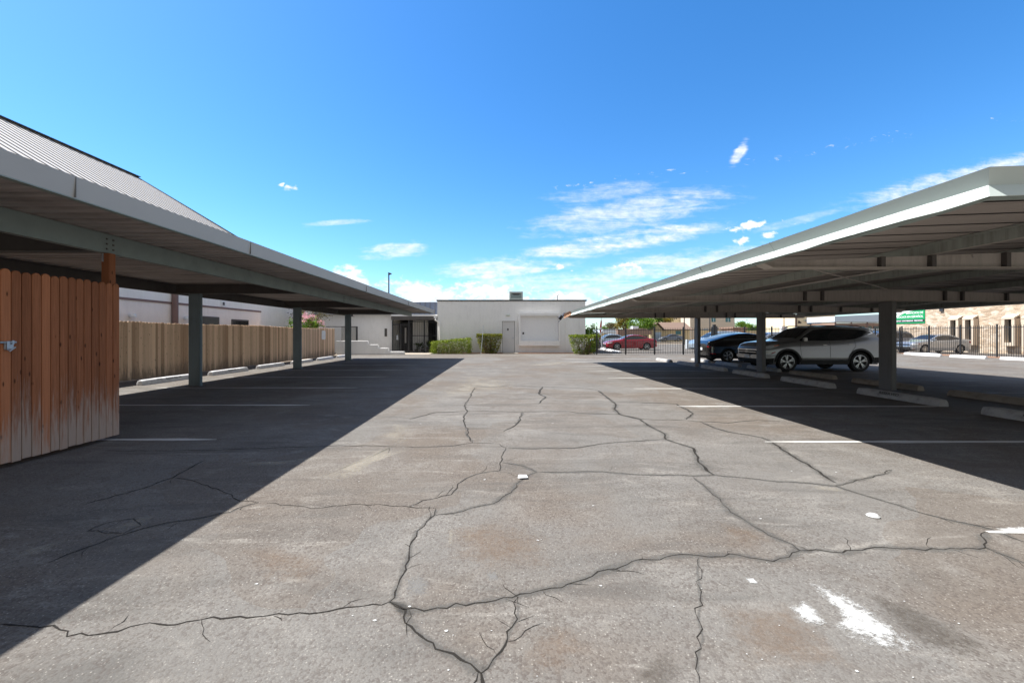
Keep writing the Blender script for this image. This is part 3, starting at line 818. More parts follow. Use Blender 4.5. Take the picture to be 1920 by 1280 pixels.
for yy in (5.2, 7.05, 9.9, 13.3):
    g = MB(); g.prism([(XA - 0.036, TOP), (XA + 0.030, TOP - 0.10), (XA - 0.024, TOP - 0.19), (XA - 0.016, TOP - 0.192), (XA + 0.03, TOP - 0.1), (XA - 0.018, TOP)], 'XZ', yy, yy + 0.006); g.build('fascia_joint', M['lip'], fas)
f = MB(); rows = []
for k in range(25):
    y = 20.2 + (22.4 - 20.2) * k / 24
    e = k / 24
    rows.append([(XA + d - 0.02 * e + 0.02 * math.sin(y * 9), y, z - 0.10 * e * e + 0.02 * math.sin(y * 13 + d * 40) + (0.05 * e if i < 2 else 0)) for i, (d, z) in enumerate(PF)])
f.grid(rows); rf = f.build('fascia', M['rust'], RC); rf['label'] = 'rusted peeling end of the fascia'
f = MB()
f.obox((3.22, 22.5, 2.42), (0.05, 0.22, 0.42), Euler((0.35, 0.55, 0.2)).to_matrix())
f.obox((3.12, 22.5, 2.36), (0.16, 0.10, 0.22), Euler((0.2, 0.75, 0.5)).to_matrix())
f.obox((3.10, 22.45, 2.24), (0.02, 0.06, 0.30), Euler((0.1, 0.6, 0)).to_matrix())
f.build('torn_flashing', M['trim'], RC)
PN = [(d, z) for d, z in PF]
f = MB(); f.grid([[(x + (d + wav(YA) * 0.5 if x == XA else 0), YA + d, z + rz(x) - rz(XA) + (0 if x > XA else wav(YA) * .5)) for d, z in PN] for x in (XA, XA + 3, XM, XA + 9, XB)])
f.build('fascia', M['rfascia'], RC)
f = MB(); f.grid([[(XB - d, y, z) for d, z in PF] for y in (YA, 9, 16, YB)]); f.build('fascia', M['rfascia'], RC)
f = MB(); f.grid([[(x, YB - d, z + rz(x) - rz(XA)) for d, z in PN] for x in (XA + 0.2, XA + 4, XM, XB)]); f.build('fascia', M['rfascia'], RC)
f = MB()
f.grid([[(XA - 0.012, y, TOP - 0.199), (XA + 0.06, y, TOP - 0.203 + 0.01 * math.sin(y * 3)), (XA + 0.10, y, TOP - 0.15)] for y in ys])
f.grid([[(x, YA - 0.012, TOP - 0.199 + rz(x) - rz(XA)), (x, YA + 0.06, TOP - 0.203 + rz(x) - rz(XA)), (x, YA + 0.10, TOP - 0.15 + rz(x) - rz(XA))] for x in (XA, XA + 4, XM, XB)])
f.build('fascia_lip', M['lip'], RC)
for yy in (5.62, 11.1, 16.5, 21.85):
    poly = [(XA + 0.06, 2.385), (3.52, 2.315), (XB - 0.24, 2.315), (XB - 0.06, 2.385), (XB - 0.06, rz(XB) - 0.14), (XM, rz(XM) - 0.14), (XA + 0.06, rz(XA) - 0.14)]
    b = MB(); b.prism(poly, 'XZ', yy - 0.008, yy + 0.008)
    gd = b.build('girder', M['girder'], RC)
    b = MB(); b.box(3.52, XB - 0.24, yy - 0.09, yy + 0.09, 2.302, 2.314)
    b.add([(XA+.05,yy-.09,2.385),(3.52,yy-.09,2.302),(3.52,yy+.09,2.302),(XA+.05,yy+.09,2.385),(XA+.05,yy-.09,2.397),(3.52,yy-.09,2.314),(3.52,yy+.09,2.314),(XA+.05,yy+.09,2.397)],
          [(0,3,2,1),(4,5,6,7),(0,1,5,4),(1,2,6,5),(2,3,7,6),(3,0,4,7)])
    b.build('flange', M['flange'], gd)
    for xs in ((4.97, 5.63, 6.6) if yy < 6 else (7.87, 8.32)) + (11.5, 11.95, 13.1, 14.3):
        b = MB(); b.box(xs - 0.028, xs + 0.028, yy - 0.075, yy - 0.009, 2.316, rz(xs) - 0.142)
        b.build('stiffener', M['dbeam'], gd)
    if yy > 6 or True:
        p = MB(); p.box(9.97, 10.12, yy - 0.19, yy + 0.19, 0.0, 2.30)
        p = p.build('post', M['rpost'], RC, bevel=0.015)
        q = MB(); q.box(9.89, 9.969, yy - .25, yy + .25, 0, .014); q.box(10.121, 10.20, yy - .25, yy + .25, 0, .014); q.box(9.97, 10.12, yy - .25, yy - .191, 0, .014); q.box(9.97, 10.12, yy + .191, yy + .25, 0, .014); q.build('base_plate', M['dbeam'], p)
for xs in (5.56, 7.6, 9.75, 12.0, 14.2):
    b = MB(); z1 = rz(xs) - 0.004; z0 = z1 - 0.136
    b.box(xs - 0.012, xs, YA + 0.15, YB - 0.1, z0, z1); b.box(xs - 0.085, xs - 0.012, YA + 0.15, YB - 0.1, z1 - 0.014, z1 - 0.004)
    pl = b.build('purlin', M['purlin'], RC)
    b = MB(); b.box(xs + .001, xs + 0.075, YA + 0.15, YB - 0.1, z0, z0 + 0.012); b.build('flange', M['flange'], pl)
b = MB(); b.prism([(XA + .08, rz(XA) - .16), (XM, rz(XM) - .16), (XB - .08, rz(XB) - .16), (XB - .08, rz(XB) - .006), (XM, rz(XM) - .006), (XA + .08, rz(XA) - .006)], 'XZ', YB - .07, YB - .06)
b.build('end_channel', M['purlin'], RC)
b = MB(); b.box(XB - .075, XB - .065, YA + .1, YB - .08, rz(XB) - .16, rz(XB) - .006); b.build('end_channel', M['purlin'], RC)
b = MB(); b.tube([(4.04, 5.66, 2.33), (9.92, 10.95, 2.60)], 0.012); b.build('brace_rod', M['girder'], RC)
b = MB(); b.tube([(6.2, 5.6, 2.47), (6.2, 11.1, 2.47), (6.2, 21.8, 2.47)], 0.016); b.build('conduit', M['girder'], RC)

# ------------------------------------------------------------ wheel stops
def make_stop(name, loc, rz_, mat, L=1.98, w=0.21, h=0.135, txt=None, ink='stencil', side=1, cap=None):
    """long axis local y; side=+1 lettering on the +x slope"""
    def sec(y, k):
        ww = w * k / 2; hh = h * (0.55 + 0.45 * k)
        return [(-ww, y, 0), (-ww * 0.97, y, hh * 0.45), (-ww * 0.62, y, hh * 0.93), (-ww * 0.38, y, hh), (ww * 0.38, y, hh), (ww * 0.62, y, hh * 0.93), (ww * 0.97, y, hh * 0.45), (ww, y, 0)]
    mb = MB(); n = 14; rows = []; r2 = random.Random(hash((round(loc[0], 2), round(loc[1], 2))) % 999)
    for i in range(n + 1):
        y = -L / 2 + L * i / n
        k = 1.0 if 0 < i < n else 0.80
        row = sec(y, k)
        if 0 < i < n: row = [(a + r2.uniform(-.003, .003), b, c * (1 + r2.uniform(-.02, .02))) for a, b, c in row]
        rows.append(row)
    rows.insert(0, [(a * 0.8, -L / 2 - 0.012, c * 0.75) for a, b, c in rows[0]])
    rows.append([(a * 0.8, L / 2 + 0.012, c * 0.75) for a, b, c in rows[-1]])
    mb.grid(rows); m = len(rows[0]); N = len(rows)
    mb.f.append(tuple(range(m))); mb.f.append(tuple((N - 1) * m + k for k in range(m - 1, -1, -1)))
    o = mb.build(name, mat, smooth=True, angle=40, origin=False)
    o.location = loc; o.rotation_euler = (0, 0, rz_)
    if txt:
        nx = Vector((side * (h * 0.48), 0, w * 0.175)).normalized()     # outward normal of the slope
        rt = Vector((0, 1 if side > 0 else -1, 0)); up = nx.cross(rt)
        c = Vector((side * w * 0.405, 0.12 * (1 if side > 0 else 1), h * 0.70)) + nx * 0.003
        Mx = Matrix(((rt.x, up.x, nx.x, c.x), (rt.y, up.y, nx.y, c.y), (rt.z, up.z, nx.z, c.z), (0, 0, 0, 1)))
        t = letters('lettering', txt, 0.085, Mx, M[ink], None, 0.0008, 'CENTER', 0.002, 1.25)
        t.parent = o
    return o

SL = 'wheel stops along the wooden fence'
labs = ['white wheel stop closest to the red gate, faintly stencilled RESERVED 09',
        'white wheel stop just behind the nearest left post, stencilled RESERVED 21',
        'white wheel stop by the fence, third along from the red gate',
        'white wheel stop by the fence, half hidden behind the second left post',
        'white wheel stop by the fence below the small white fence sign',
        'white wheel stop at the fence end in front of the low stepped wall']
for k, y in enumerate((13.16, 16.1, 19.05, 22.0, 24.9, 27.8)):
    tag(make_stop('wheel_stop', (-10.28 + 0.015 * (k % 2), y, 0), R(0.6 * (-1) ** k), M['white'], 2.1, 0.22, 0.15,
                  ('RESERVED 09', 'RESERVED 21')[k] if k < 2 else None, 'stencilpale', 1), labs[k], 'wheel stop', SL)
SR = 'wheel stops under the right carport'
labA = ['grey wheel stop cut by the right picture edge, stencilled RES on its near end',
        'grey wheel stop stencilled RESERVED lying in front of the nearest right post',
        'plain grey lane row wheel stop between the two nearest right posts',
        'grey wheel stop in the lane row at the foot of the middle right post',
        'grey wheel stop in the lane row between the middle and the far right posts',
        'grey wheel stop in the lane row at the foot of the far right post',
        'pale wheel stop at the far end of the lane row, half in sunlight']
for k, y in enumerate((6.75, 9.5, 12.4, 15.1, 17.75, 20.3, 23.1)):
    tag(make_stop('wheel_stop', (8.80 + 0.03 * (k % 3), y, 0), R((1.5, 0.8, 1.2, 0.4, -0.5, 0.8, 0)[k]), M['greystop'], 1.95, 0.24, 0.15,
                  ('RESERVED' if k < 2 else None), 'stencil', -1), labA[k], 'wheel stop', SR)
labB = ['dusty tan second row wheel stop beside the stop cut by the picture edge',
        'tan wheel stop in the second row partly hidden behind the nearest right post',
        'tan wheel stop with a dark stain beside the silver suv front wheel',
        'grey wheel stop under the front bumper of the silver suv',
        'grey wheel stop in the second row between the silver suv and the black car',
        'pale wheel stop under the tail of the black fastback car']
for k, y in enumerate((9.15, 11.95, 14.75, 17.5, 20.2, 23.0)):
    tag(make_stop('wheel_stop', (10.72 + 0.02 * (k % 2), y, 0), R((0.9, 1.4, 1.0, 0.2, 0.5, 0)[k]), M['tanstop'] if k < 3 else M['greystop'], 2.0, 0.24, 0.14), labB[k], 'wheel stop', SR)
labC = ['sunlit white wheel stop by the right iron fence, cut by the right picture edge',
        'sunlit white wheel stop before the rear wheel of the silver sedan',
        'sunlit white wheel stop before the front wheel of the silver sedan',
        'white wheel stop laid askew behind another below the bumper of the silver sedan']
for k, (x, y, a) in enumerate(((29.3, 24.0, 0), (29.2, 26.7, 1), (29.2, 29.3, -2), (30.0, 30.5, 14))):
    tag(make_stop('wheel_stop', (x, y, 0), R(a), M['white'], 2.0, 0.25, 0.16), labC[k], 'wheel stop', 'white stops along the right iron fence')
labD = ['white wheel stop behind the far iron fence nearest to the clipped bush', 'white wheel stop under the nose of the red sedan', 'white wheel stop behind the far fence, farthest from the bush']
for k, (x, y) in enumerate(((9.45, 35.0), (9.75, 38.2), (9.95, 41.6))):
    tag(make_stop('wheel_stop', (x, y, 0), 0, M['white'], 2.0, 0.25, 0.16), labD[k], 'wheel stop', 'white stops behind the far fence')

# ------------------------------------------------------- redwood gate and post
def picket(mb, y0, y1, x0, x1, z0, z1, ear=0.018):
    mb.prism([(y0, z0), (y1, z0), (y1, z1 - ear * 1.6), (y1 - ear * 0.5, z1 - ear * 0.6), (y1 - ear * 1.5, z1), (y0 + ear * 1.5, z1), (y0 + ear * 0.5, z1 - ear * 0.6), (y0, z1 - ear * 1.6)], 'YZ', x0, x1)

GT = empty('gate', (-5.30, 5.2, 0), 'tall redwood gate of round topped boards bleached grey along the foot', 'gate')
mb = MB(); r2 = random.Random(5)
ys = [4.52 + (5.93 - 4.52) * k / 14 for k in range(15)]
for k in range(14):
    picket(mb, ys[k] + 0.004, ys[k + 1] - 0.004, -5.325 - r2.random() * 0.004, -5.303 - r2.random() * 0.004, 0.055 + r2.uniform(-.006, .006), 2.135 + r2.uniform(-.008, .008), 0.022)
mb.build('board_panel', M['redwood'], GT, bevel=0.003, seg=1)
mb = MB()
for z in (0.35, 1.1, 1.85): mb.box(-5.37, -5.33, 4.54, 5.92, z - 0.045, z + 0.045)
mb.build('rail', M['redpost'], GT)
mb = MB(); mb.tube([(-5.285, 4.25, 1.352), (-5.285, 4.645, 1.352)], 0.012, 10); mb.box(-5.302, -5.292, 4.545, 4.63, 1.28, 1.34)
mb.box(-5.30, -5.27, 4.55, 4.575, 1.27, 1.365); mb.box(-5.30, -5.272, 4.60, 4.62, 1.33, 1.372); mb.tube([(-5.285, 4.56, 1.285), (-5.255, 4.56, 1.255), (-5.25, 4.61, 1.30)], 0.008, 8)
mb.build('latch', M['galv'], GT, smooth=True)
mb = MB(); picket(mb, 4.30, 4.505, -5.43, -5.40, 0.04, 2.1); mb.box(-5.52, -5.43, 4.26, 4.36, 0, 2.2)
o = mb.build('gate_jamb', M['redpost'], GT)
mb = MB(); mb.box(-5.62, -5.51, 5.99, 6.10, 0, 2.582)
ps = mb.build('wooden_post', M['redpost'], bevel=0.006)
tag(ps, 'redwood post rising behind the gate up to the green grey carport beam', 'post')
mb = MB(); mb.box(-5.60, -5.58, 5.978, 5.99, 2.46, 2.575); mb.build('bracket', M['galv'], ps)
mb = MB(); r2 = random.Random(9)
for k in range(34):
    xa = -5.62 - 0.145 * k
    mb.box(xa - 0.138, xa, 6.12, 6.14, 0.05, 2.05 + r2.uniform(-.01, .01))
o = mb.build('enclosure_fence', M['redwood']); tag(o, 'redwood enclosure wall standing behind the open gate', 'fence')

# ------------------------------------------------------------ wooden fence
WF = empty('wooden_fence', (-11.55, 16, 0), 'long weathered wooden board fence with dog eared tops behind the white wheel stops', 'fence')
mb = MB(); r2 = random.Random(11); y = 0.0
while y < 29.55:
    w = r2.choice((0.14, 0.14, 0.139, 0.09))
    picket(mb, y + 0.0015, y + w - 0.0015, -11.565 - r2.random() * 0.006, -11.545 - r2.random() * 0.006, 0.02 + r2.random() * 0.02, 1.86 + 0.02 * math.sin(y * 0.7) + r2.uniform(-.012, .012), 0.025)
    y += w
mb.build('board_panel', M['fencewood'], WF)
mb = MB()
for z in (0.35, 0.95, 1.6): mb.box(-11.61, -11.575, 0, 29.5, z - 0.045, z + 0.045)
for k in range(13): mb.box(-11.70, -11.612, k * 2.44, k * 2.44 + 0.09, 0, 1.8)
mb.build('rail', M['fencewood'], WF)
sg = MB(); sg.prism([(27.4, 1.2), (27.5, 1.14), (27.88, 1.14), (27.98, 1.2), (27.98, 1.66), (27.88, 1.72), (27.5, 1.72), (27.4, 1.66)], 'YZ', -11.54, -11.53)
o = sg.build('fence_sign', M['plate']); tag(o, 'small blank white plate fixed to the wooden fence', 'sign')
# ------------------------------------------- neighbour behind the fence (left)
NB = empty('neighbour_building', (-16, 10, 0), 'white stucco building with a steep ribbed metal gable roof rising behind the left carport', 'building')
XW, YE, KR = -13.1, 23.2, 1.2
mb = MB(); mb.box(-17.4, XW, -14, YE, 0, 3.95); mb.build('wall', M['stucco_warm'], NB)
mb = MB(); mb.box(XW + 0.002, XW + 0.035, -14, YE + 0.03, 2.66, 2.74); mb.build('band_course', M['rail'], NB)
mb = MB(); mb.box(XW + 0.002, XW + 0.02, -14, YE + 0.02, 2.741, 3.93); mb.build('upper_wall', M['stucco'], NB)
sl_ = 0.602; XR, XE, YR = -19.85 * KR, -16.9, YE * KR
def rp(x): return 1.43 + 5.31 * KR + sl_ * (-14.4 * KR - x)
th = 0.06
mb = MB(); mb.prism([(-17.5, 0), (-17.5, rp(-17.5) - .08), (XR, rp(XR) - .08), (2 * XR + 17.5, rp(-17.5) - .08), (2 * XR + 17.5, 0)], 'XZ', -14, YR - .1)
mb.build('gable_wall', M['stucco_warm'], NB)
mb = MB(); mb.prism([(XE, rp(XE)), (XR, rp(XR)), (XR, rp(XR) - th), (XE, rp(XE) - th)], 'XZ', -14, YR + 0.02)
rf_ = mb.build('roof', M['roofpan'], NB)
mb = MB(); mb.prism([(2 * XR - XE, rp(XE)), (XR - .01, rp(XR)), (XR - .01, rp(XR) - th), (2 * XR - XE, rp(XE) - th)], 'XZ', -14, YR + 0.02)
mb.build('roof', M['roofpan'], NB)
mb = MB(); y = -13.5
while y < YR:
    mb.prism([(XE + .01, rp(XE) + 0.02), (XR + .05, rp(XR + .05) + 0.02), (XR + .05, rp(XR + .05) - 0.01), (XE + .01, rp(XE) - 0.01)], 'XZ', y, y + 0.10)
    y += 0.50
mb.build('seam_rib', M['seam'], rf_)
mb = MB(); mb.prism([(XE + .03, rp(XE) + 0.06), (XR - .1, rp(XR) + 0.10), (XR - .1, rp(XR) - 0.22), (XE + .03, rp(XE) - 0.18)], 'XZ', YR + 0.03, YR + 0.13)
mb.box(XR - .2, XR + .2, -14, YR + 0.12, rp(XR) + 0.015, rp(XR) + 0.06)
mb.build('roof_edge', M['trim'], NB)
mb = MB(); mb.tube([(XW + 0.10, 17.0, 0), (XW + 0.10, 17.0, 3.9)], 0.115, 14); mb.build('downpipe', M['rail'], NB, smooth=True)
for (y0, y1, z0, z1) in ((13.2, 14.55, 1.4, 2.25), (18.2, 19.75, 1.4, 2.26), (20.7, 22.05, 1.4, 2.2)):
    mb = MB(); mb.box(XW + 0.003, XW + 0.05, y0, y1, z0, z1); w = mb.build('window', M['dbeam'], NB)
    mb = MB(); mb.box(XW + 0.051, XW + 0.057, y0 + 0.07, y1 - 0.07, z0 + 0.06, z1 - 0.07); mb.build('pane', M['glass'], w)
    mb = MB(); mb.box(XW + 0.058, XW + 0.08, y0 + 0.02, y1 - 0.02, z0 + 0.38, z0 + 0.43); mb.build('glazing_bar', M['dbeam'], w)
for y in (15.05, 17.6):
    mb = MB(); mb.lathe([(0.0, 0.14), (0.075, 0.12), (0.10, 0.05), (0.10, 0.0)], (XW + 0.11, y, 2.06), 'Z', 16); mb.build('wall_lamp', M['lamp'], NB, smooth=True)
mb = MB(); mb.box(XW + 0.021, XW + 0.05, 19.9, 20.2, 2.78, 3.02); v = mb.build('vent', M['plate'], NB)
mb = MB(); mb.box(XW + 0.051, XW + 0.06, 19.98, 20.12, 2.83, 2.97); mb.build('louvre', M['dbeam'], v)

FW = empty('far_white_building', (-15.5, 27, 0), 'plain warm white wall standing beyond the ribbed roof building behind the fence', 'building')
mb = MB(); mb.box(-26, -15.0, 23.8, 38.5, 0, 3.9); mb.build('wall', M['stucco_warm'], FW)
mb = MB(); mb.box(-14.999, -14.97, 25.6, 27.2, 1.2, 2.0); mb.build('wall_panel', M['stucco'], FW)

# oleander and a bare tree looking over the fence
OL = empty('oleander', (-12.9, 28.6, 0), 'pink flowering oleander bush looking over the far end of the wooden fence', 'shrub')
rg = random.Random(21)
mb = MB(); mb.raw = True
for k in range(46):
    a = rg.uniform(-1, 1); b = (-12.9 + rg.uniform(-.4, .4), 28.2 + a * 1.4, 0.1)
    t_ = (-12.85 + rg.uniform(-.5, .5), 28.2 + a * 1.9, 2.05 + (1 - abs(a) ** 1.5) * 0.75 + rg.uniform(-.2, .15))
    mb.tube([b, ((b[0]+t_[0])/2, (b[1]+t_[1])/2, t_[2] * 0.55), t_], [0.014, 0.01, 0.005], 4)
mb.build('stem', M['twig'], OL)
mb = MB(); leaves(mb, (-12.85, 28.1, 1.75), (0.75, 1.9, 0.92), 2600, 0.16, rg, 26); mb.build('foliage', M['tree1'], OL)
mb = MB(); mb.raw = True
for k in range(30):
    a = rg.uniform(-1, 1); c = (-12.6 + rg.uniform(-.5, .4), 28.1 + a * 1.9, 2.12 + (1 - abs(a) ** 1.4) * 0.62 + rg.uniform(-.22, .12))
    for j in range(26):
        leaf(mb.v, mb.f, Vector((c[0] + rg.gauss(0, .08), c[1] + rg.gauss(0, .10), c[2] + rg.gauss(0, .055))), 0.085, rg)
mb.build('blossom', M['petal'], OL)
TR = empty('small_tree', (-13.6, 30.2, 0), 'thin olive brown tree behind the pink oleander', 'tree')
mb = MB(); mb.tube([(-13.6, 30.2, 0), (-13.55, 30.25, 1.6), (-13.6, 30.2, 2.9)], [.07, .055, .03], 7)
for k in range(9):
    a = rg.uniform(0, 6.28); z = rg.uniform(1.8, 2.7)
    mb.tube([(-13.57, 30.2, z), (-13.57 + .5*math.cos(a), 30.2 + .6*math.sin(a), z + .4), (-13.57 + .9*math.cos(a), 30.2 + 1.3*math.sin(a), z + .6)], [.03, .018, .008], 5)
mb.build('trunk', M['twig'], TR, smooth=True)
mb = MB(); leaves(mb, (-13.57, 30.2, 2.95), (1.1, 1.7, 0.75), 1700, 0.11, rg, 22); mb.build('crown', M['tree3'], TR)

# -------------------------------------------------- white building at the end
WB = empty('white_building', (0.8, 33.6, 0), 'flat roofed white stucco building closing the end of the parking lane', 'building')
BX0, BX1, BY = -5.04, 6.62, 33.6
mb = MB(); mb.box(BX0, BX1, BY, BY + 14, 0, 4.10); mb.build('wall', M['stucco'], WB)
mb = MB(); mb.box(BX0 - 0.06, BX1 + 0.10, BY - 0.07, BY + 14.06, 4.10, 4.20); mb.build('roof_edge', M['trim'], WB, bevel=0.01)
X = lambda px, d=BY: (px - VX) * d / FP
Z = lambda py, d=BY: EYE + (VY - py) * d / FP
mb = MB(); mb.box(X(942), X(965), BY - 0.020, BY - 0.002, 0.06, Z(602.5)); dr = mb.build('door', M['door'], WB, bevel=0.006)
mb = MB(); mb.box(X(942) - .045, X(965) + .045, BY - 0.006, BY - .0015, 0.05, Z(602.5) + .05); mb.build('door_gap', M['black2'], WB)
mb = MB(); mb.box(X(951), X(953.6), BY - 0.028, BY - 0.021, Z(619.5), Z(615.5)); mb.build('door_plate', M['ink'], dr)
mb = MB(); mb.box(X(960.5), X(963.5), BY - 0.08, BY - 0.021, Z(634.5), Z(632.8)); mb.build('handle', M['galv'], dr, bevel=0.006)
mb = MB(); mb.box(X(941) - .08, X(942) - .025, BY - 0.10, BY - 0.002, 0.06, Z(602.5) + .02); mb.box(X(965) + .025, X(966) + .08, BY - 0.10, BY - 0.002, 0.06, Z(602.5) + .02); mb.box(X(941) - .08, X(966) + .08, BY - 0.13, BY - 0.002, Z(602.5) + .021, Z(602.5) + .10)
mb.build('door_frame', M['stucco'], WB)
mb = MB(); mb.prism([(BY - 0.002, Z(589)), (BY - 0.16, Z(590.2)), (BY - 0.16, Z(591.4)), (BY - 0.002, Z(592.6))], 'YZ', X(949), X(956)); mb.build('door_lamp', M['unit'], WB)
# bricked-up window: projecting frame with a recessed panel
fx0, fx1, fz0, fz1 = X(972.5), X(1049), Z(648), Z(587)
ix0, ix1, iz0, iz1 = X(976), X(1047), Z(638.5), Z(592.5)
mb = MB()
mb.box(fx0, fx1, BY - 0.34, BY - 0.002, iz1, fz1); mb.box(fx0, fx1, BY - 0.34, BY - 0.002, fz0, iz0)
mb.box(fx0, ix0, BY - 0.338, BY - 0.002, iz0 + .002, iz1 - .002); mb.box(ix1, fx1, BY - 0.338, BY - 0.002, iz0 + .002, iz1 - .002)
mb.build('window_surround', M['stucco'], WB, bevel=0.012)
mb = MB(); mb.box(ix0 + .01, ix1 - .01, BY - 0.02, BY - 0.0025, iz0 + .004, iz1 - .004); mb.build('window_panel', M['wtrim'], WB)
mb = MB(); mb.box(X(979.6), X(982.6), BY - 0.04, BY - 0.021, Z(626.5), Z(622.8)); mb.build('meter_hole', M['ink'], WB)
for px in (1060, 1086):
    mb = MB(); mb.box(X(px), X(px + 2.6), BY - 0.07, BY - 0.002, 0.05, 2.9); mb.build('wall_rib', M['stucco'], WB, bevel=0.01)
mb = MB(); mb.tube([(BX0 - 0.14, BY - 0.02, 2.85), (BX0 - 0.12, BY - 0.12, 2.62), (BX0 + 0.20, BY - 0.10, 2.36), (BX0 + 0.24, BY - 0.10, 0.3)], 0.07, 10); mb.box(BX0 - 0.25, BX0 - 0.06, BY - 0.14, BY + 0.1, 2.75, 2.98)
mb.build('downspout', M['stucco'], WB, smooth=True)
AC = empty('rooftop_cooler', (1.15, 36.2, 4.2), 'pale green sheet metal cooler box standing on the flat white building roof', 'rooftop unit')
cx0, cx1, cy = (955 - VX) * 36 / FP, (980.5 - VX) * 36 / FP, 36.0
mb = MB(); mb.box(cx0, cx1, cy, cy + 1.1, 4.2, EYE + (VY - 546.5) * 36 / FP); mb.build('cabinet', M['unit'], AC, bevel=0.01)
mb = MB(); mb.box(cx0 + .13, cx1 - .13, cy - 0.02, cy - .002, 4.55, 4.98); mb.build('side_panel', M['lip'], AC)
mb = MB(); mb.prism([(cx0 + .14, 4.96), (cx1 - .14, 4.96), ((cx0 + cx1) / 2 + .2, 4.80), ((cx0 + cx1) / 2 - .2, 4.80)], 'XZ', cy - 0.026, cy - 0.021); mb.build('louvre', M['dbeam'], AC)
mb = MB(); x = (1045 - VX) * 40 / FP; mb.tube([(x, 40, 4.1), (x, 40, 5.12), (x + .04, 40, 5.16), (x + .14, 40, 5.16)], 0.03, 8); o = mb.build('vent_pipe', M['iron']); tag(o, 'thin dark bent vent pipe on the white building roof right of the cooler', 'pipe')

# ------------------------------------------------------------- left wing, porch
LW = empty('white_wing', (-11, 35, 0), 'white wing of the building with dark mansard roof, steel gate and shaded porch', 'building')
mb = MB(); mb.box(-14.95, -8.72, 34.2, 44, 0, 3.05); mb.build('wall', M['stucco'], LW)
mb = MB(); mb.box(-9.35, -9.16, 34.16, 34.198, 1.32, 1.95); mb.build('wall_plaque', M['dbeam'], LW)
mb = MB(); mb.prism([(33.75, 3.06), (34.1, 4.06), (44, 4.06), (44, 3.06)], 'YZ', -14.95, -5.08); mb.build('mansard_roof', M['greycar'], LW)
mb = MB()
for k in range(25): mb.add([(-14.9 + k*.4, 33.73, 3.06), (-14.86 + k*.4, 33.73, 3.06), (-14.86 + k*.4, 34.08, 4.06), (-14.9 + k*.4, 34.08, 4.06)], [(0,1,2,3)])
mb.build('roof_seam', M['dbeam'], LW)
mb = MB(); mb.box(-8.71, -5.06, 33.70, 33.98, 2.92, 3.05); mb.build('white_beam', M['wtrim'], LW)
mb = MB(); mb.box(-8.71, -5.06, 33.72, 33.95, 2.62, 2.918); mb.build('porch_beam', M['dbeam'], LW)
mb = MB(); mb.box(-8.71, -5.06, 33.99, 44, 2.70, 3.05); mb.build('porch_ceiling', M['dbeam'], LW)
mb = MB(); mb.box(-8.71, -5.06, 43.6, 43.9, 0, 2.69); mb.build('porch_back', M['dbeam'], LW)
mb = MB(); rg = random.Random(2)
mb.box(-7.55, -6.25, 36.4, 36.6, 0.05, 2.68)
for k in range(7): mb.box(-7.52 + k * .185, -7.42 + k * .185, 36.33, 36.398, 0.25, 2.6)
mb.build('ribbed_wall', M['stucco'], LW)
mb = MB(); mb.box(-8.6, -7.6, 36.35, 36.5, 0.05, 2.5); dd = mb.build('dark_door', M['darkdoor'], LW)
mb = MB(); mb.box(-8.22, -8.08, 36.32, 36.348, 0.75, 2.05); mb.build('door_light', M['stucco_warm'], dd)
mb = MB(); mb.box(-6.2, -5.2, 38.6, 39.0, 0.9, 2.5); mb.build('inner_window', M['glass'], LW)
SGt = empty('steel_gate', (-7.9, 33.85, 0), 'black steel bar gate with light lock box standing in the porch opening', 'gate')
mb = MB()
for x in (-8.62, -7.33): mb.box(x - .05, x + .05, 33.80, 33.90, 0.03, 2.61)
mb.box(-8.56, -7.39, 33.82, 33.88, 2.22, 2.30); mb.box(-8.56, -7.39, 33.82, 33.88, 0.12, 0.20); mb.box(-8.02, -7.94, 33.82, 33.88, 0.2, 2.22)
mb.build('gate_frame', M['iron'], SGt)
mb = MB()
for k in range(10): mb.box(-8.50 + k * .116, -8.478 + k * .116, 33.84, 33.862, 0.2, 2.22)
mb.build('bar', M['iron'], SGt)
mb = MB(); mb.box(-8.30, -8.17, 33.78, 33.83, 1.05, 1.42); mb.build('lock_box', M['galv'], SGt)
PF2 = empty('porch_railing', (-6.2, 33.85, 0), 'black steel railing of thin bars right of the porch gate', 'railing')
mb = MB(); mb.box(-5.18, -5.09, 33.80, 33.9, 0.03, 2.61); mb.box(-6.15, -6.06, 33.80, 33.9, 0.03, 2.61); mb.build('post', M['iron'], PF2)
mb = MB()
for z in (0.15, 1.38, 2.5): mb.box(-7.28, -5.18, 33.84, 33.87, z - .025, z + .025)
mb.build('rail', M['iron'], PF2)
mb = MB()
for k in range(15): mb.box(-7.20 + k * .138, -7.182 + k * .138, 33.845, 33.863, 0.15, 2.5)
mb.build('bar', M['iron'], PF2)
PP = empty('potted_plant', (-6.0, 35.4, 0), 'spiky plant in a dark pot inside the porch', 'plant')
mb = MB(); mb.lathe([(0.0, 0.03), (.18, .03), (.24, .42), (.21, .42), (.19, .36), (0.0, .36)], (-6.0, 35.4, 0), 'Z', 20); mb.build('pot', M['dbeam'], PP, smooth=True)
mb = MB(); mb.raw = True
rg = random.Random(8)
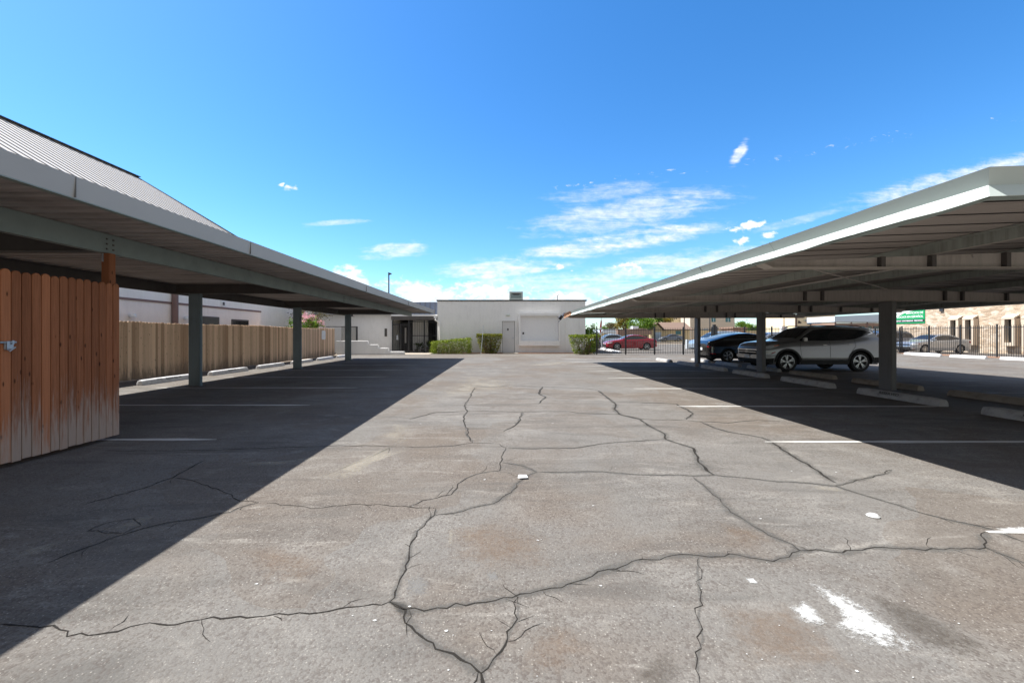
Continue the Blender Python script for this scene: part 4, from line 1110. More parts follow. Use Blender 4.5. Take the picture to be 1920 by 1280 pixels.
for k in range(60):
    a = rg.uniform(0, 6.28); t_ = rg.uniform(.2, .75); L = rg.uniform(.5, 1.0)
    d = Vector((math.cos(a) * t_, math.sin(a) * t_, 1)).normalized(); w = Vector((-math.sin(a), math.cos(a), 0)) * .018
    b = Vector((-6.0, 35.4, .38)); n = len(mb.v)
    m_ = b + d * L * .5; e = b + d * L + Vector((math.cos(a), math.sin(a), -.3)) * t_ * .2
    mb.v += [tuple(b - w), tuple(b + w), tuple(m_ + w), tuple(m_ - w), tuple(e)]; mb.f += [(n, n+1, n+2, n+3), (n+3, n+2, n+4)]
mb.build('frond', M['tree4'], PP)
for i, (x, y, s) in enumerate(((-7.0, 35.2, .32), (-6.55, 35.5, .28))):
    P2 = empty('potted_plant', (x, y, 0), ('dark low shrub in a round pot before the ribbed porch wall', 'smaller dark shrub beside the low pot on the porch')[i], 'plant')
    mb = MB(); mb.lathe([(0.0, 0.03), (.12, .03), (.17, .25), (.15, .25), (0.0, .22)], (x, y, 0), 'Z', 16); mb.build('pot', M['dbeam'], P2, smooth=True)
    mb = MB(); leaves(mb, (x, y, .5), (s, s, .3), 260, .10, rg, 8); mb.build('foliage', M['tree4'], P2)

# stepped wall
SW = empty('stepped_wall', (-9.5, 31.1, 0), 'low white stucco wall stepping down to the right beside the walkway', 'wall')
steps = [(630, 689.5, 638.5), (689.5, 709, 645.5), (709, 728, 652), (728, 758, 658.6)]
d_ = 31.0; pts = []
mb = MB()
prof = [((630 - VX) * d_ / FP, 0.0)]
for a, b, yt in steps:
    prof += [((a - VX) * d_ / FP, EYE + (VY - yt) * d_ / FP), ((b - VX) * d_ / FP, EYE + (VY - yt) * d_ / FP)]
prof += [((758 - VX) * d_ / FP, 0.0)]
mb.prism(prof, 'XZ', 31.0, 31.28); mb.build('wall', M['stucco'], SW, bevel=0.035, seg=3)
DS = empty('dark_screen', (-12.2, 33, 0), 'dark metal screen panel between the fence end and the white wing', 'screen')
mb = MB(); mb.box((640 - VX) * 33 / FP, (668 - VX) * 33 / FP, 33.0, 33.05, 0.0, 2.05); mb.build('panel', M['lfascia'], DS)
mb = MB(); mb.box((667.6 - VX) * 33 / FP, (670.2 - VX) * 33 / FP, 32.97, 33.08, 0, 2.1); mb.box(-13.6, (667.6 - VX) * 33 / FP, 32.98, 33.07, 2.05, 2.1); mb.build('frame', M['trim'], DS)
# lamp pole far behind
LP = empty('light_pole', (-14.4, 55, 0), 'tall slim black light pole with square head rising behind the left carport', 'light pole')
x = (729 - VX) * 55 / FP
mb = MB(); mb.tube([(x, 55, 0), (x, 55, 1.43 + 117 * 55 / FP)], [.11, .08], 10); mb.build('pole', M['iron'], LP, smooth=True)
mb = MB(); zt = 1.43 + 117 * 55 / FP; mb.prism([(x - .05, zt - .32), (x + .34, zt - .20), (x + .34, zt - .10), (x - .05, zt + .02)], 'XZ', 54.85, 55.15); mb.build('lamp_head', M['iron'], LP)

# --------------------------------------------------------------- clipped bushes
def hedge(name, lab, x0, x1, y0, y1, z1, n, mat, seed, size=0.085, stems=10):
    H = empty(name, ((x0 + x1) / 2, (y0 + y1) / 2, 0.0), lab, 'bush', 'clipped bushes along the white wall')
    rg = random.Random(seed)
    zt = (lambda x: max(z1(k) for k in (x0, (x0+x1)/2, x1))) if callable(z1) else None
    mb = MB(); mb.raw = True
    for k in range(stems):
        x = rg.uniform(x0 + .15 * (x1-x0), x1 - .15 * (x1-x0)); y = rg.uniform(y0 + .3*(y1-y0), y1 - .2*(y1-y0)); H_ = (z1(x) if callable(z1) else z1)
        mb.tube([(x, y, 0.0), (x + rg.uniform(-.15, .15), y + rg.uniform(-.1, .1), H_ * .5), (x + rg.uniform(-.4, .4), y + rg.uniform(-.25, .25), H_ * .92)], [.028, .018, .006], 5)
    mb.build('stem', M['twig'], H)
    mb = MB(); box_leaves(mb, x0, x1, y0, y1, 0.06, z1, n, size, rg); mb.build('foliage', mat, H)
    return H
hx = lambda px, d: (px - VX) * d / FP
hedge('clipped_hedge', 'long low bright green hedge against the white wall left of the leaning stake', hx(811, 32.6), hx(882, 32.6), 32.0, 33.3, lambda x: 0.90 + 0.30 * (x + 5.2) / 2.9, 7500, M['hedge'], 31, 0.085, 22)
def bush(lab, pxa, pxb, d, ztop, seed, mat, waist):
    xa, xb = hx(pxa, d), hx(pxb, d); xc = (xa + xb) / 2
    H = empty('clipped_bush', (xc, d + .4, 0.0), lab, 'bush', 'clipped bushes along the white wall')
    rg = random.Random(seed); mb = MB(); mb.raw = True
    for k in range(16):
        a = rg.uniform(-1, 1); mb.tube([(xc + a * .3, d + .4 + rg.uniform(-.2, .2), 0), (xc + a * .55, d + .4 + rg.uniform(-.3, .3), ztop * .5), (xc + a * (xb - xa) * .48, d + .4 + rg.uniform(-.4, .4), ztop * .9)], [.035, .02, .006], 5)
    mb.build('stem', M['twig'], H)
    mb = MB(); mb.raw = True
    for k in range(5600):
        z = ztop * (1 - rg.random() ** 1.25 * 0.97)
        t_ = z / ztop; hw = (xb - xa) / 2 * (waist + (1 - waist) * min(1, t_ * 1.25) ** 0.8)
        if rg.random() < .3: z = ztop - abs(rg.gauss(0, .05)); hw = (xb - xa) / 2
        x = xc + hw * rg.uniform(-1, 1); y = d + .42 + .5 * rg.uniform(-1, 1) * (.6 + .4 * t_)
        if mnoise.noise(Vector((x * 2.6, y * 2.6, z * 2.6))) < -.18 and t_ < .85 and rg.random() < .8: continue
        leaf(mb.v, mb.f, Vector((x, y, max(.04, z + rg.gauss(0, .03)))), .095 * rg.uniform(.6, 1.3), rg)
    mb.build('foliage', mat, H)
    return H
bush('flat topped olive bush with bare lower stems right behind the leaning stake', 893, 942, 32.5, 1.49, 33, M['bush'], .55)
bush('flat topped green bush at the right corner of the white building before the iron fence', 1069, 1127, 31.0, 1.42, 35, M['hedge'], .62)
mb = MB(); mb.tube([(hx(901.5, 32.2), 32.2, 0), (hx(904.5, 32.2), 32.25, 1.25), (hx(906, 32.2), 32.3, 2.18)], [.035, .03, .022], 8)
o = mb.build('stake', M['galv'], smooth=True); tag(o, 'thin leaning metal stake standing at the olive bush', 'stake')
# --------------------------------------------------------------------- cars
def interp(L, x):
    if x <= L[0][0]: return L[0][1]
    for (a, p), (b, q) in zip(L, L[1:]):
        if x <= b: return p + (q - p) * (x - a) / (b - a) if b > a else q
    return L[-1][1]


class Car:
    """lofted body with wheel openings; lamps, glass and seams follow the same surface"""
    def __init__(s, L, W, top, belt, wheels, r, sill=0.24, tumble=0.24, round_=0.05, arch=0.07, crown=0.05, nose=0.30):
        s.L, s.W, s.top, s.belt, s.wheels, s.r, s.sill, s.tumble = L, W, top, belt, wheels, r, sill, tumble
        s.arch = r + arch; s.sm = round_; s.crown = crown; s.nose = nose

    def zt(s, x):
        k = s.sm; m = 5
        return sum(interp(s.top, min(s.L, max(0, x + k * (j / m)))) for j in range(-m, m + 1)) / (2 * m + 1)

    def zb(s, x):
        z = s.sill + 0.12 * max(0, 1 - x / 0.45) + 0.16 * max(0, 1 - (s.L - x) / 0.55)
        for c in s.wheels:
            d = abs(x - c)
            if d < s.arch: z = max(z, s.r + math.sqrt(s.arch ** 2 - d * d))
        return z

    def plan(s, x):
        u = abs(2 * x / s.L - 1)
        return 1 - 0.05 * u ** 4 - s.nose * 0.55 * u ** 22 - 0.04 * u ** 10

    def hw(s, x, z):
        b = s.W / 2 * s.plan(x); zb = interp(s.belt, x); zm = 0.60
        def f(z): return 1 - 0.060 * ((z - zm) / 0.5) ** 2
        if z <= zb: return b * f(z) + .016 * math.exp(-((z - s.sill - .24) / .07) ** 2) + .010 * math.exp(-((z - zb + .16) / .06) ** 2)
        return b * f(zb) - s.tumble * (z - zb) - 0.02 * min(1, (z - zb) / 0.05)

    def body(s, mat, parent, nx=90, nr=14):
        xs = sorted(set([s.L * k / nx for k in range(nx + 1)] + [c + sg * (s.arch + e) for c in s.wheels for sg in (-1, 1) for e in (-0.001, 0.001)]))
        rows = []
        for x in xs:
            zb, zt = s.zb(x), s.zt(x); bl = interp(s.belt, x); zl = []
            for j in range(13): zl.append(min(zt, max(zb, s.sill + (bl - s.sill) * j / 12)))
            for j in range(1, 8): zl.append(zt if zt <= bl else bl + (zt - bl) * j / 7)
            side = [(s.hw(x, z), z) for z in zl]
            h = side[-1][0]; cr = s.crown * min(1, h)
            tp = [(h * math.cos(a) ** 0.8, zt + cr * math.sin(a)) for a in (0.25, 0.55, 0.9, 1.25)]
            right = [(x, y, z) for y, z in side + tp]
            row = [(x, -y, z) for x, y, z in right] + [(x, 0, zt + cr)] + right[::-1]
            rows.append([(p[0] - s.L / 2, p[1], p[2]) for p in row])
        mb = MB(); mb.grid(rows); m = len(rows[0])
        mb.f.append(tuple(range(m))); mb.f.append(tuple((len(rows) - 1) * m + k for k in range(m - 1, -1, -1)))
        mb.merge = True
        return mb.build('body', mat, parent, smooth=True, local=True, angle=32)

    def side(s, mb, bot, top, off=0.005, sides=(-1, 1), n=18, rows=5):
        x0, x1 = max(bot[0][0], top[0][0]), min(bot[-1][0], top[-1][0])
        xs = sorted(set([x0 + (x1 - x0) * k / n for k in range(n + 1)] + [p[0] for p in bot + top if x0 <= p[0] <= x1]))
        for sd in sides:
            g = []
            for x in xs:
                a, b = interp(bot, x), interp(top, x)
                g.append([(x - s.L / 2, sd * (s.hw(x, a + (b - a) * j / rows) + off), a + (b - a) * j / rows) for j in range(rows + 1)])
            mb.grid(g)
        return mb

    def upper(s, mb, x0, x1, f0=0.90, f1=0.88, off=0.006, n=8):
        g = []
        for k in range(n + 1):
            x = x0 + (x1 - x0) * k / n; z = s.zt(x); h = s.hw(x, z); f = f0 + (f1 - f0) * k / n; row = []
            for j in range(-6, 7):
                y = h * f * j / 6
                c = min(1, abs(y) / h); a = math.acos(min(1, c ** 1.25))
                row.append((x - s.L / 2, y, z + s.crown * min(1, h) * math.sin(a) + off))
            g.append(row)
        mb.grid(g); return mb

    def archring(s, root, mat, w=0.07, off=0.012):
        for c in s.wheels:
            for sd in (-1, 1):
                g = []; mb = MB()
                for k in range(25):
                    a = math.pi * k / 24; r0, r1 = s.arch - 0.004, s.arch + w; row = []
                    for r_ in (r0, r0, (r0 + r1) / 2, r1):
                        x = c + r_ * math.cos(a); z = s.r + r_ * math.sin(a)
                        y = s.hw(x, z) + off
                        row.append((x - s.L / 2, sd * y, z))
                    row[0] = (row[0][0], sd * (abs(row[0][1]) - 0.06), row[0][2])
                    g.append(row)
                mb.grid(g); mb.build('wheel_arch', mat, root, smooth=True, local=True)

    def under(s, parent):
        mb = MB(); h = s.L / 2
        mb.box(-h + 0.25, h - 0.25, -s.W / 2 + 0.26, s.W / 2 - 0.26, s.sill - 0.02, 0.72)
        a = sorted(s.wheels); mb.box(a[0] + s.arch - h, a[1] - s.arch - h, -s.W / 2 + 0.10, s.W / 2 - 0.10, s.sill - 0.015, s.sill + 0.08)
        return mb.build('underbody', M['black2'], parent, local=True)

    def wheel(s, parent, spokes=5, dark=False, double=False, rimr=None, tw=0.22):
        R_ = rimr or s.r * 0.70; first = None; out = []
        for c in s.wheels:
            for sd in (-1, 1):
                y = sd * (s.hw(c, s.r + s.arch) - 0.012 - tw)
                if first is None:
                    mb = MB(); mb.lathe([(R_ * .96, 0.02), (R_ * 1.02, 0.0), (s.r * .95, 0.005), (s.r, 0.04), (s.r, tw - .04), (s.r * .95, tw - .005), (R_ * 1.03, tw), (R_ * .98, tw - .015), (R_ * .96, 0.02)], (0, 0, 0), 'Y', 40)
                    ty = mb.build('tyre', M['tyre'], None, smooth=True, origin=False)
                    mb = MB(); mb.lathe([(R_ * .98, tw - .02), (R_, tw - .006), (R_ * .95, tw - .004), (R_ * .90, tw - .03), (R_ * .88, tw - .10)], (0, 0, 0), 'Y', 40)
                    for k in range(spokes):
                        for d_ in ((-.16, .16) if double else (0,)):
                            a = 2 * math.pi * k / spokes + math.pi / 2
                            p0 = Vector((math.cos(a) * R_ * .16, tw - .02, math.sin(a) * R_ * .16)); p1 = Vector((math.cos(a + d_) * R_ * .94, tw - .018, math.sin(a + d_) * R_ * .94))
                            w = R_ * (.13 if double else .20)
                            t_ = Vector((-math.sin(a), 0, math.cos(a))) * w / 2
                            dn = Vector((0, -.03, 0))
                            mb.add([p0 - t_*.8, p0 + t_*.8, p1 + t_, p1 - t_, p0 - t_*.8 + dn, p0 + t_*.8 + dn, p1 + t_ + dn, p1 - t_ + dn], [(0,1,2,3),(4,7,6,5),(0,4,5,1),(1,5,6,2),(2,6,7,3),(3,7,4,0)])
                    mb.lathe([(0, tw - .008), (R_ * .15, tw - .008), (R_ * .19, tw - .02), (R_ * .19, tw - .05)], (0, 0, 0), 'Y', 20)
                    rim = mb.build('rim', M['rim'], None, smooth=True, origin=False, angle=30)
                    mb = MB(); mb.lathe([(0, tw - .09), (R_ * .9, tw - .09), (R_ * .93, tw - .05)], (0, 0, 0), 'Y', 32)
                    hub = mb.build('brake_disc', M['rimdark'], None, smooth=True, origin=False)
                    first = (ty, rim, hub); trio = first
                else:
                    trio = []
                    for o in first:
                        q = o.copy(); COL.objects.link(q); trio.append(q)
                w_ = bpy.data.objects.new('wheel', None); COL.objects.link(w_); w_.empty_display_size = .1
                w_.parent = parent; w_.location = (c - s.L / 2, y, s.r)
                if sd < 0: w_.rotation_euler = (0, 0, math.pi)
                w_.rotation_euler.rotate_axis('Y', random.Random(int(c * 100 + sd * 7)).uniform(0, 1.2))
                for q in trio: q.parent = w_
                out.append(w_)
        return out

    def seam(s, mb, pts, off=0.004, w=0.010, sides=(-1, 1)):
        for sd in sides:
            for (x0, z0), (x1, z1) in zip(pts, pts[1:]):
                n = 6
                for k in range(n):
                    a, b = k / n, (k + 1) / n
                    xa, za, xb, zb = x0 + (x1-x0)*a, z0 + (z1-z0)*a, x0 + (x1-x0)*b, z0 + (z1-z0)*b
                    d = Vector((xb-xa, zb-za)).normalized(); nx, nz = -d.y * w / 2, d.x * w / 2
                    P = lambda x, z: (x - s.L/2, sd * (s.hw(x, z) + off), z)
                    mb.add([P(xa-nx, za-nz), P(xa+nx, za+nz), P(xb+nx, zb+nz), P(xb-nx, zb-nz)], [(0,1,2,3)])
        return mb


def car_parts(root, c, paint, glass_b, glass_t, ws, rw, seams, handles, mirror, head, tail, spokes=5, double=False, extra=None):
    c.body(paint, root); c.under(root)
    for sd in (-1, 1):
        mb = MB(); c.side(mb, glass_b, glass_t, 0.006, (sd,)); mb.build('side_window', M['glass'], root, smooth=True, local=True)
    if ws: mb = MB(); c.upper(mb, *ws); mb.build('windscreen', M['glass'], root, smooth=True, local=True)
    if rw: mb = MB(); c.upper(mb, *rw); mb.build('rear_window', M['glass'], root, smooth=True, local=True)
    for s_ in seams:
        for sd in (-1, 1):
            mb = MB(); c.seam(mb, s_, sides=(sd,)); mb.merge = True; mb.build('door_seam', M['black2'], root, local=True)
    for hx_, hz in handles:
      for sd in (-1, 1):
        mb = MB(); mb.obox((hx_ - c.L / 2, sd * (c.hw(hx_, hz) + 0.018), hz), (0.17, 0.022, 0.028), Matrix.Identity(3))
        mb.build('door_handle', paint, root, local=True, bevel=0.008)
    for sd in (-1, 1):
        mx, mz = mirror; y = sd * (c.hw(mx, mz) + 0.11)
        mb = MB(); mb.obox((mx - c.L / 2, y, mz), (0.13, 0.24, 0.15), Euler((0, 0, sd * 0.25)).to_matrix()); mb.obox((mx - c.L / 2, sd * (c.hw(mx, mz) + .01), mz - .05), (0.07, 0.10, 0.04), Matrix.Identity(3))
        mb.build('mirror', paint, root, local=True, bevel=0.03, seg=3, smooth=True)
    for sd in (-1, 1):
        mb = MB(); c.side(mb, head[0], head[1], 0.008, (sd,), 8, 3); mb.build('headlight', M['lamp'], root, smooth=True, local=True)
        mb = MB(); c.side(mb, tail[0], tail[1], 0.008, (sd,), 8, 3); mb.build('tail_light', M['redlamp'], root, smooth=True, local=True)
    c.wheel(root, spokes, double=double)


# silver three row suv, nose to the lane
CS = Car(4.92, 1.99, [(0,.74),(.03,.90),(.10,1.03),(.30,1.10),(.7,1.16),(1.18,1.20),(1.36,1.24),(2.02,1.67),(2.4,1.745),(3.0,1.765),(3.7,1.745),(4.22,1.70),(4.42,1.62),(4.66,1.28),(4.80,1.12),(4.90,1.0),(4.92,.80)],
         [(0, .95), (1.2, 1.17), (3.2, 1.20), (4.92, 1.28)], (0.98, 3.80), 0.385, 0.30, 0.30, 0.05, 0.065, 0.05)
SUV = empty('parked_suv', (10.12 + 2.46, 17.5, 0), 'silver grey three row suv with black cladding parked nose in under the right carport', 'suv', 'cars parked under the right carport')
car_parts(SUV, CS, M['silver'], [(1.50, 1.215), (2.6, 1.215), (3.2, 1.225), (3.62, 1.27), (4.05, 1.40), (4.33, 1.50)], [(1.50, 1.235), (1.72, 1.42), (2.10, 1.63), (2.45, 1.675), (3.2, 1.68), (3.8, 1.655), (4.12, 1.61), (4.33, 1.515)],
          (1.42, 2.02, .90, .86), (4.45, 4.66, .80, .84),
          [[(1.50, 1.19), (1.46, .95), (1.52, .46), (2.60, .45), (2.64, 1.2)], [(2.64, .45), (3.30, .47), (3.46, .80), (3.62, 1.0), (3.62, 1.24)], [(1.36, 1.18), (.62, 1.08)]],
          [(2.42, 1.045), (3.42, 1.065)], (1.62, 1.26), ([(.06, .86), (.32, .90), (.62, 1.00)], [(.06, .96), (.32, 1.03), (.62, 1.055)]), ([(4.62, 1.02), (4.86, .98)], [(4.62, 1.06), (4.86, 1.07)]), 5, True)
CS.archring(SUV, M['cladding'], .075, .014)
a0, a1 = .98 + CS.arch + .02, 3.80 - CS.arch - .02
for bt, tp in (([(a0, .305), (a1, .305)], [(a0, .45), (a1, .45)]), ([(4.32, .34), (4.86, .44)], [(4.32, .56), (4.86, .60)]), ([(.10, .37), (.42, .33)], [(.10, .50), (.42, .52)])):
    for sd in (-1, 1):
        mb = MB(); CS.side(mb, bt, tp, .015, (sd,)); mb.build('cladding', M['cladding'], SUV, smooth=True, local=True)
for sd in (-1, 1):
    mb = MB(); mb.tube([(1.95-2.46, sd*.66, 1.73), (2.1-2.46, sd*.66, 1.80), (3.9-2.46, sd*.65, 1.80), (4.1-2.46, sd*.65, 1.74)], .018, 8); mb.build('roof_rail', M['cladding'], SUV, smooth=True, local=True)
mb = MB()
for sd in (-1, 1): mb.box(4.25-2.46, 4.5-2.46, min(sd*.2, sd*.62), max(sd*.2, sd*.62), 1.68, 1.715)
mb.build('spoiler', M['silver'], SUV, local=True, bevel=.01)
for sd in (-1, 1):
    mb = MB(); CS.side(mb, [(4.20, 1.44), (4.42, 1.49)], [(4.20, 1.455), (4.42, 1.535)], .012, (sd,), n=5); CS.seam(mb, [(4.30, 1.60), (4.42, 1.50)], .012, .03, (sd,)); mb.build('window_trim', M['chrome'], SUV, local=True)
mb = MB(); mb.box(-2.50, -2.44, -.62, .62, .66, .90); mb.box(-2.49, -2.44, -.72, .72, .36, .50); gr = mb.build('grille', M['black2'], SUV, local=True, bevel=.02)
mb = MB(); mb.box(-2.52, -2.50, -.66, .66, .83, .875); mb.box(-2.52, -2.50, -.64, .64, .745, .765); mb.lathe([(0, 0), (.07, 0)], (-2.52, 0, .8), 'Y', 6); mb.build('chrome_bar', M['chrome'], gr, local=True, bevel=.006)
mb = MB(); mb.box(-2.50, -2.45, -.80, .80, .53, .635); mb.build('bumper_trim', M['silver'], SUV, local=True, bevel=.02)
mb = MB(); mb.box(-2.515, -2.502, -.17, .17, .53, .65); mb.build('number_plate', M['plate'], SUV, local=True)
for sd in (-1, 1):
    mb = MB(); CS.side(mb, [(.47, .985), (.66, 1.035)], [(.47, 1.02), (.66, 1.06)], .012, (sd,), 4, 2); mb.build('marker_lamp', M['amber'], SUV, local=True)
    mb = MB(); CS.side(mb, [(.35, .70), (.50, .75)], [(.35, .735), (.50, .79)], .010, (sd,), 4, 2); mb.build('reflector', M['redlamp'], SUV, local=True)

# black fastback, tail towards the lane
CB = Car(4.97, 1.96, [(0,.60),(.04,.74),(.3,.86),(.9,.97),(1.4,1.04),(1.6,1.09),(2.35,1.45),(2.8,1.51),(3.3,1.49),(3.9,1.37),(4.4,1.22),(4.75,1.11),(4.93,1.05),(4.97,.78)],
         [(0, .78), (1.4, 1.0), (3.6, 1.04), (4.97, 1.0)], (1.0, 3.96), 0.345, 0.20, 0.36, 0.05, 0.05, 0.06, 0.45)
TB = empty('black_car', (13.35, 23.3, 0), 'black fastback car with blue sky on its sloping tail, parked behind the silver suv', 'car', 'cars parked under the right carport', math.pi)
car_parts(TB, CB, M['black'], [(1.55, 1.045), (3.3, 1.05), (3.9, 1.11), (4.25, 1.17)], [(1.55, 1.06), (2.2, 1.35), (2.6, 1.41), (3.2, 1.40), (3.8, 1.30), (4.25, 1.185)], (1.58, 2.35, .9, .86), (3.45, 4.6, .86, .80),
          [[(1.55, .95), (1.5, .6), (1.6, .33), (2.62, .33), (2.66, .98)], [(2.66, .33), (3.35, .35), (3.55, .7), (3.6, .98)]], [(2.45, .84), (3.45, .86)], (1.75, 1.03),
          ([(.04, .60), (.5, .70)], [(.04, .68), (.5, .77)]), ([(4.82, .80), (4.95, .78)], [(4.82, .83), (4.95, .85)]), 5, True)
mb = MB(); mb.box(2.46, 2.50, -.72, .72, .80, .835); mb.build('chrome_strip', M['chrome'], TB, local=True, bevel=.008)
mb = MB(); mb.box(2.47, 2.505, -.26, .26, .62, .76); mb.build('number_plate', M['plate'], TB, local=True, bevel=.005)
mb = MB(); CB.side(mb, [(4.60, .42), (4.86, .44)], [(4.60, .46), (4.86, .49)], .010, n=4, rows=2); mb.build('reflector', M['redlamp'], TB, local=True)

SED = [(0,.58),(.04,.72),(.3,.82),(.8,.92),(1.3,.99),(1.5,1.03),(2.2,1.37),(2.65,1.44),(3.2,1.42),(3.8,1.22),(4.2,1.09),(4.6,1.05),(4.82,1.0),(4.86,.72)]
CRd = Car(4.86, 1.86, SED, [(0, .76), (1.4, .94), (3.6, 1.02), (4.86, .98)], (.98, 3.80), .34, .20, .34, .05, .05, .05, .42)
RD = empty('red_sedan', (12.45, 41.4, 0), 'dark red four door sedan with sloping roof parked behind the far iron fence', 'car')
car_parts(RD, CRd, M['red'], [(1.5, .98), (3.0, 1.03), (3.95, 1.10)], [(1.5, 1.0), (2.05, 1.28), (2.5, 1.355), (3.1, 1.345), (3.65, 1.22), (3.95, 1.115)], (1.5, 2.2, .9, .86), (3.3, 4.05, .86, .82),
          [[(1.5, .95), (1.46, .5), (1.6, .33), (2.55, .33), (2.6, 1.0)], [(2.6, .33), (3.2, .36), (3.4, .75), (3.5, 1.03)]], [(2.4, .86), (3.35, .9)], (1.68, 1.03),
          ([(.05, .62), (.5, .70)], [(.05, .70), (.5, .78)]), ([(4.45, .78), (4.82, .74)], [(4.45, .9), (4.82, .9)]), 8)
mb = MB(); mb.box(-2.47, -2.42, -.62, .62, .34, .52); mb.build('grille', M['black2'], RD, local=True, bevel=.02)

VWP = [(0,.60),(.04,.74),(.25,.84),(.7,.92),(1.25,1.0),(1.42,1.04),(2.1,1.40),(2.5,1.475),(3.1,1.45),(3.75,1.18),(3.95,1.10),(4.5,1.08),(4.72,1.02),(4.78,.72)]
CV = Car(4.78, 1.84, VWP, [(0, .78), (1.4, .95), (3.6, 1.02), (4.78, 1.0)], (.92, 3.70), .33, .20, .32, .05, .05, .05, .42)
VW = empty('silver_sedan', (34.75, 34.4, 0), 'silver four door sedan parked beside the tan building behind the right iron fence', 'car', 'cars beside the tan building')
car_parts(VW, CV, M['silver2'], [(1.45, 1.0), (3.0, 1.03), (3.72, 1.10)], [(1.45, 1.02), (2.0, 1.31), (2.45, 1.39), (3.05, 1.375), (3.5, 1.24), (3.72, 1.12)], (1.44, 2.1, .9, .86), (3.2, 3.88, .86, .84),
          [[(1.45, .96), (1.40, .5), (1.5, .33), (2.5, .33), (2.55, 1.0)], [(2.55, .33), (3.1, .36), (3.3, .72), (3.4, 1.03)]], [(2.35, .88), (3.25, .91)], (1.65, 1.06),
          ([(.05, .64), (.45, .70)], [(.05, .74), (.45, .80)]), ([(4.4, .82), (4.74, .78)], [(4.4, .96), (4.74, .94)]), 10)
mb = MB(); mb.box(-2.43, -2.385, -.60, .60, .64, .72); mb.box(-2.43, -2.38, -.66, .66, .34, .48); mb.build('grille', M['black2'], VW, local=True, bevel=.02)
mb = MB(); CV.side(mb, [(.42, .70), (.52, .71)], [(.42, .76), (.52, .78)], .012, n=3, rows=1); mb.build('marker_lamp', M['redlamp'], VW, local=True)

MV = [(0,.66),(.04,.84),(.2,.94),(.6,1.04),(.95,1.12),(1.1,1.17),(1.85,1.62),(2.3,1.74),(3.4,1.76),(4.3,1.72),(4.6,1.60),(4.9,1.20),(5.05,1.0),(5.1,.75)]
CM = Car(5.1, 1.98, MV, [(0, .85), (1.2, 1.05), (5.1, 1.14)], (1.0, 4.0), .35, .22, .24, .05, .06, .05, .35)
MVn = empty('silver_minivan', (33.3, 37.6, 0), 'grey minivan parked farther back behind the silver sedan', 'van', 'cars beside the tan building')
car_parts(MVn, CM, M['greycar'], [(1.25, 1.12), (3.5, 1.14), (4.6, 1.22)], [(1.25, 1.15), (1.75, 1.48), (2.3, 1.63), (4.1, 1.62), (4.6, 1.5)], (1.1, 1.85, .9, .86), (4.62, 4.88, .84, .86),
          [[(1.9, 1.1), (1.9, .4), (2.8, .4), (2.85, 1.12)]], [(2.6, .98)], (1.5, 1.18), ([(.08, .74), (.5, .86)], [(.08, .90), (.5, 1.02)]), ([(4.8, .95), (5.05, .9)], [(4.8, 1.2), (5.0, 1.1)]), 7)
mb = MB()
for sd in (-1, 1): mb.tube([(2.0-2.55, sd*.68, 1.76), (2.2-2.55, sd*.68, 1.83), (4.2-2.55, sd*.66, 1.81), (4.4-2.55, sd*.66, 1.74)], .02, 6)
mb.build('roof_rail', M['cladding'], MVn, local=True)

# cars farther off behind the fences
GC = empty('grey_sedan', (34.9, 88.0, 0.16), 'distant grey hatchback parked before the tan gabled house', 'car')
car_parts(GC, Car(4.6, 1.82, [(a * 4.6 / 4.86, z) for a, z in SED], [(0, .76), (1.4, .94), (4.6, .98)], (.9, 3.6), .33, .20, .34, .05, .05, .05, .42), M['greycar'], [(1.45, .98), (3.7, 1.08)], [(1.45, 1.0), (2.0, 1.29), (2.5, 1.35), (3.0, 1.33), (3.7, 1.1)], (1.42, 2.1, .9, .86), (3.2, 3.85, .86, .82),
          [[(2.45, .33), (2.5, 1.0)]], [(2.3, .86)], (1.6, 1.03), ([(.05, .62), (.4, .70)], [(.05, .70), (.4, .78)]), ([(4.3, .78), (4.55, .74)], [(4.3, .9), (4.55, .9)]), 6)
BC = empty('blue_hatchback', (11.7, 46.6, 0), 'pale blue car whose roof shows behind the bonnet of the red sedan', 'car')
car_parts(BC, Car(4.4, 1.84, [(a * 4.4 / 4.86, z * 1.07) for a, z in SED], [(0, .8), (1.4, 1.0), (4.4, 1.05)], (.85, 3.45), .33, .20, .30, .05, .05, .05, .42), M['bluecar'], [(1.4, 1.05), (3.5, 1.15)], [(1.4, 1.08), (1.95, 1.37), (2.4, 1.44), (3.0, 1.42), (3.5, 1.18)], (1.38, 2.0, .9, .86), (3.0, 3.65, .86, .82),
          [[(2.3, .33), (2.4, 1.0)]], [(2.2, .9)], (1.55, 1.1), ([(.05, .66), (.4, .75)], [(.05, .74), (.4, .83)]), ([(4.1, .8), (4.36, .78)], [(4.1, .95), (4.36, .95)]), 6)
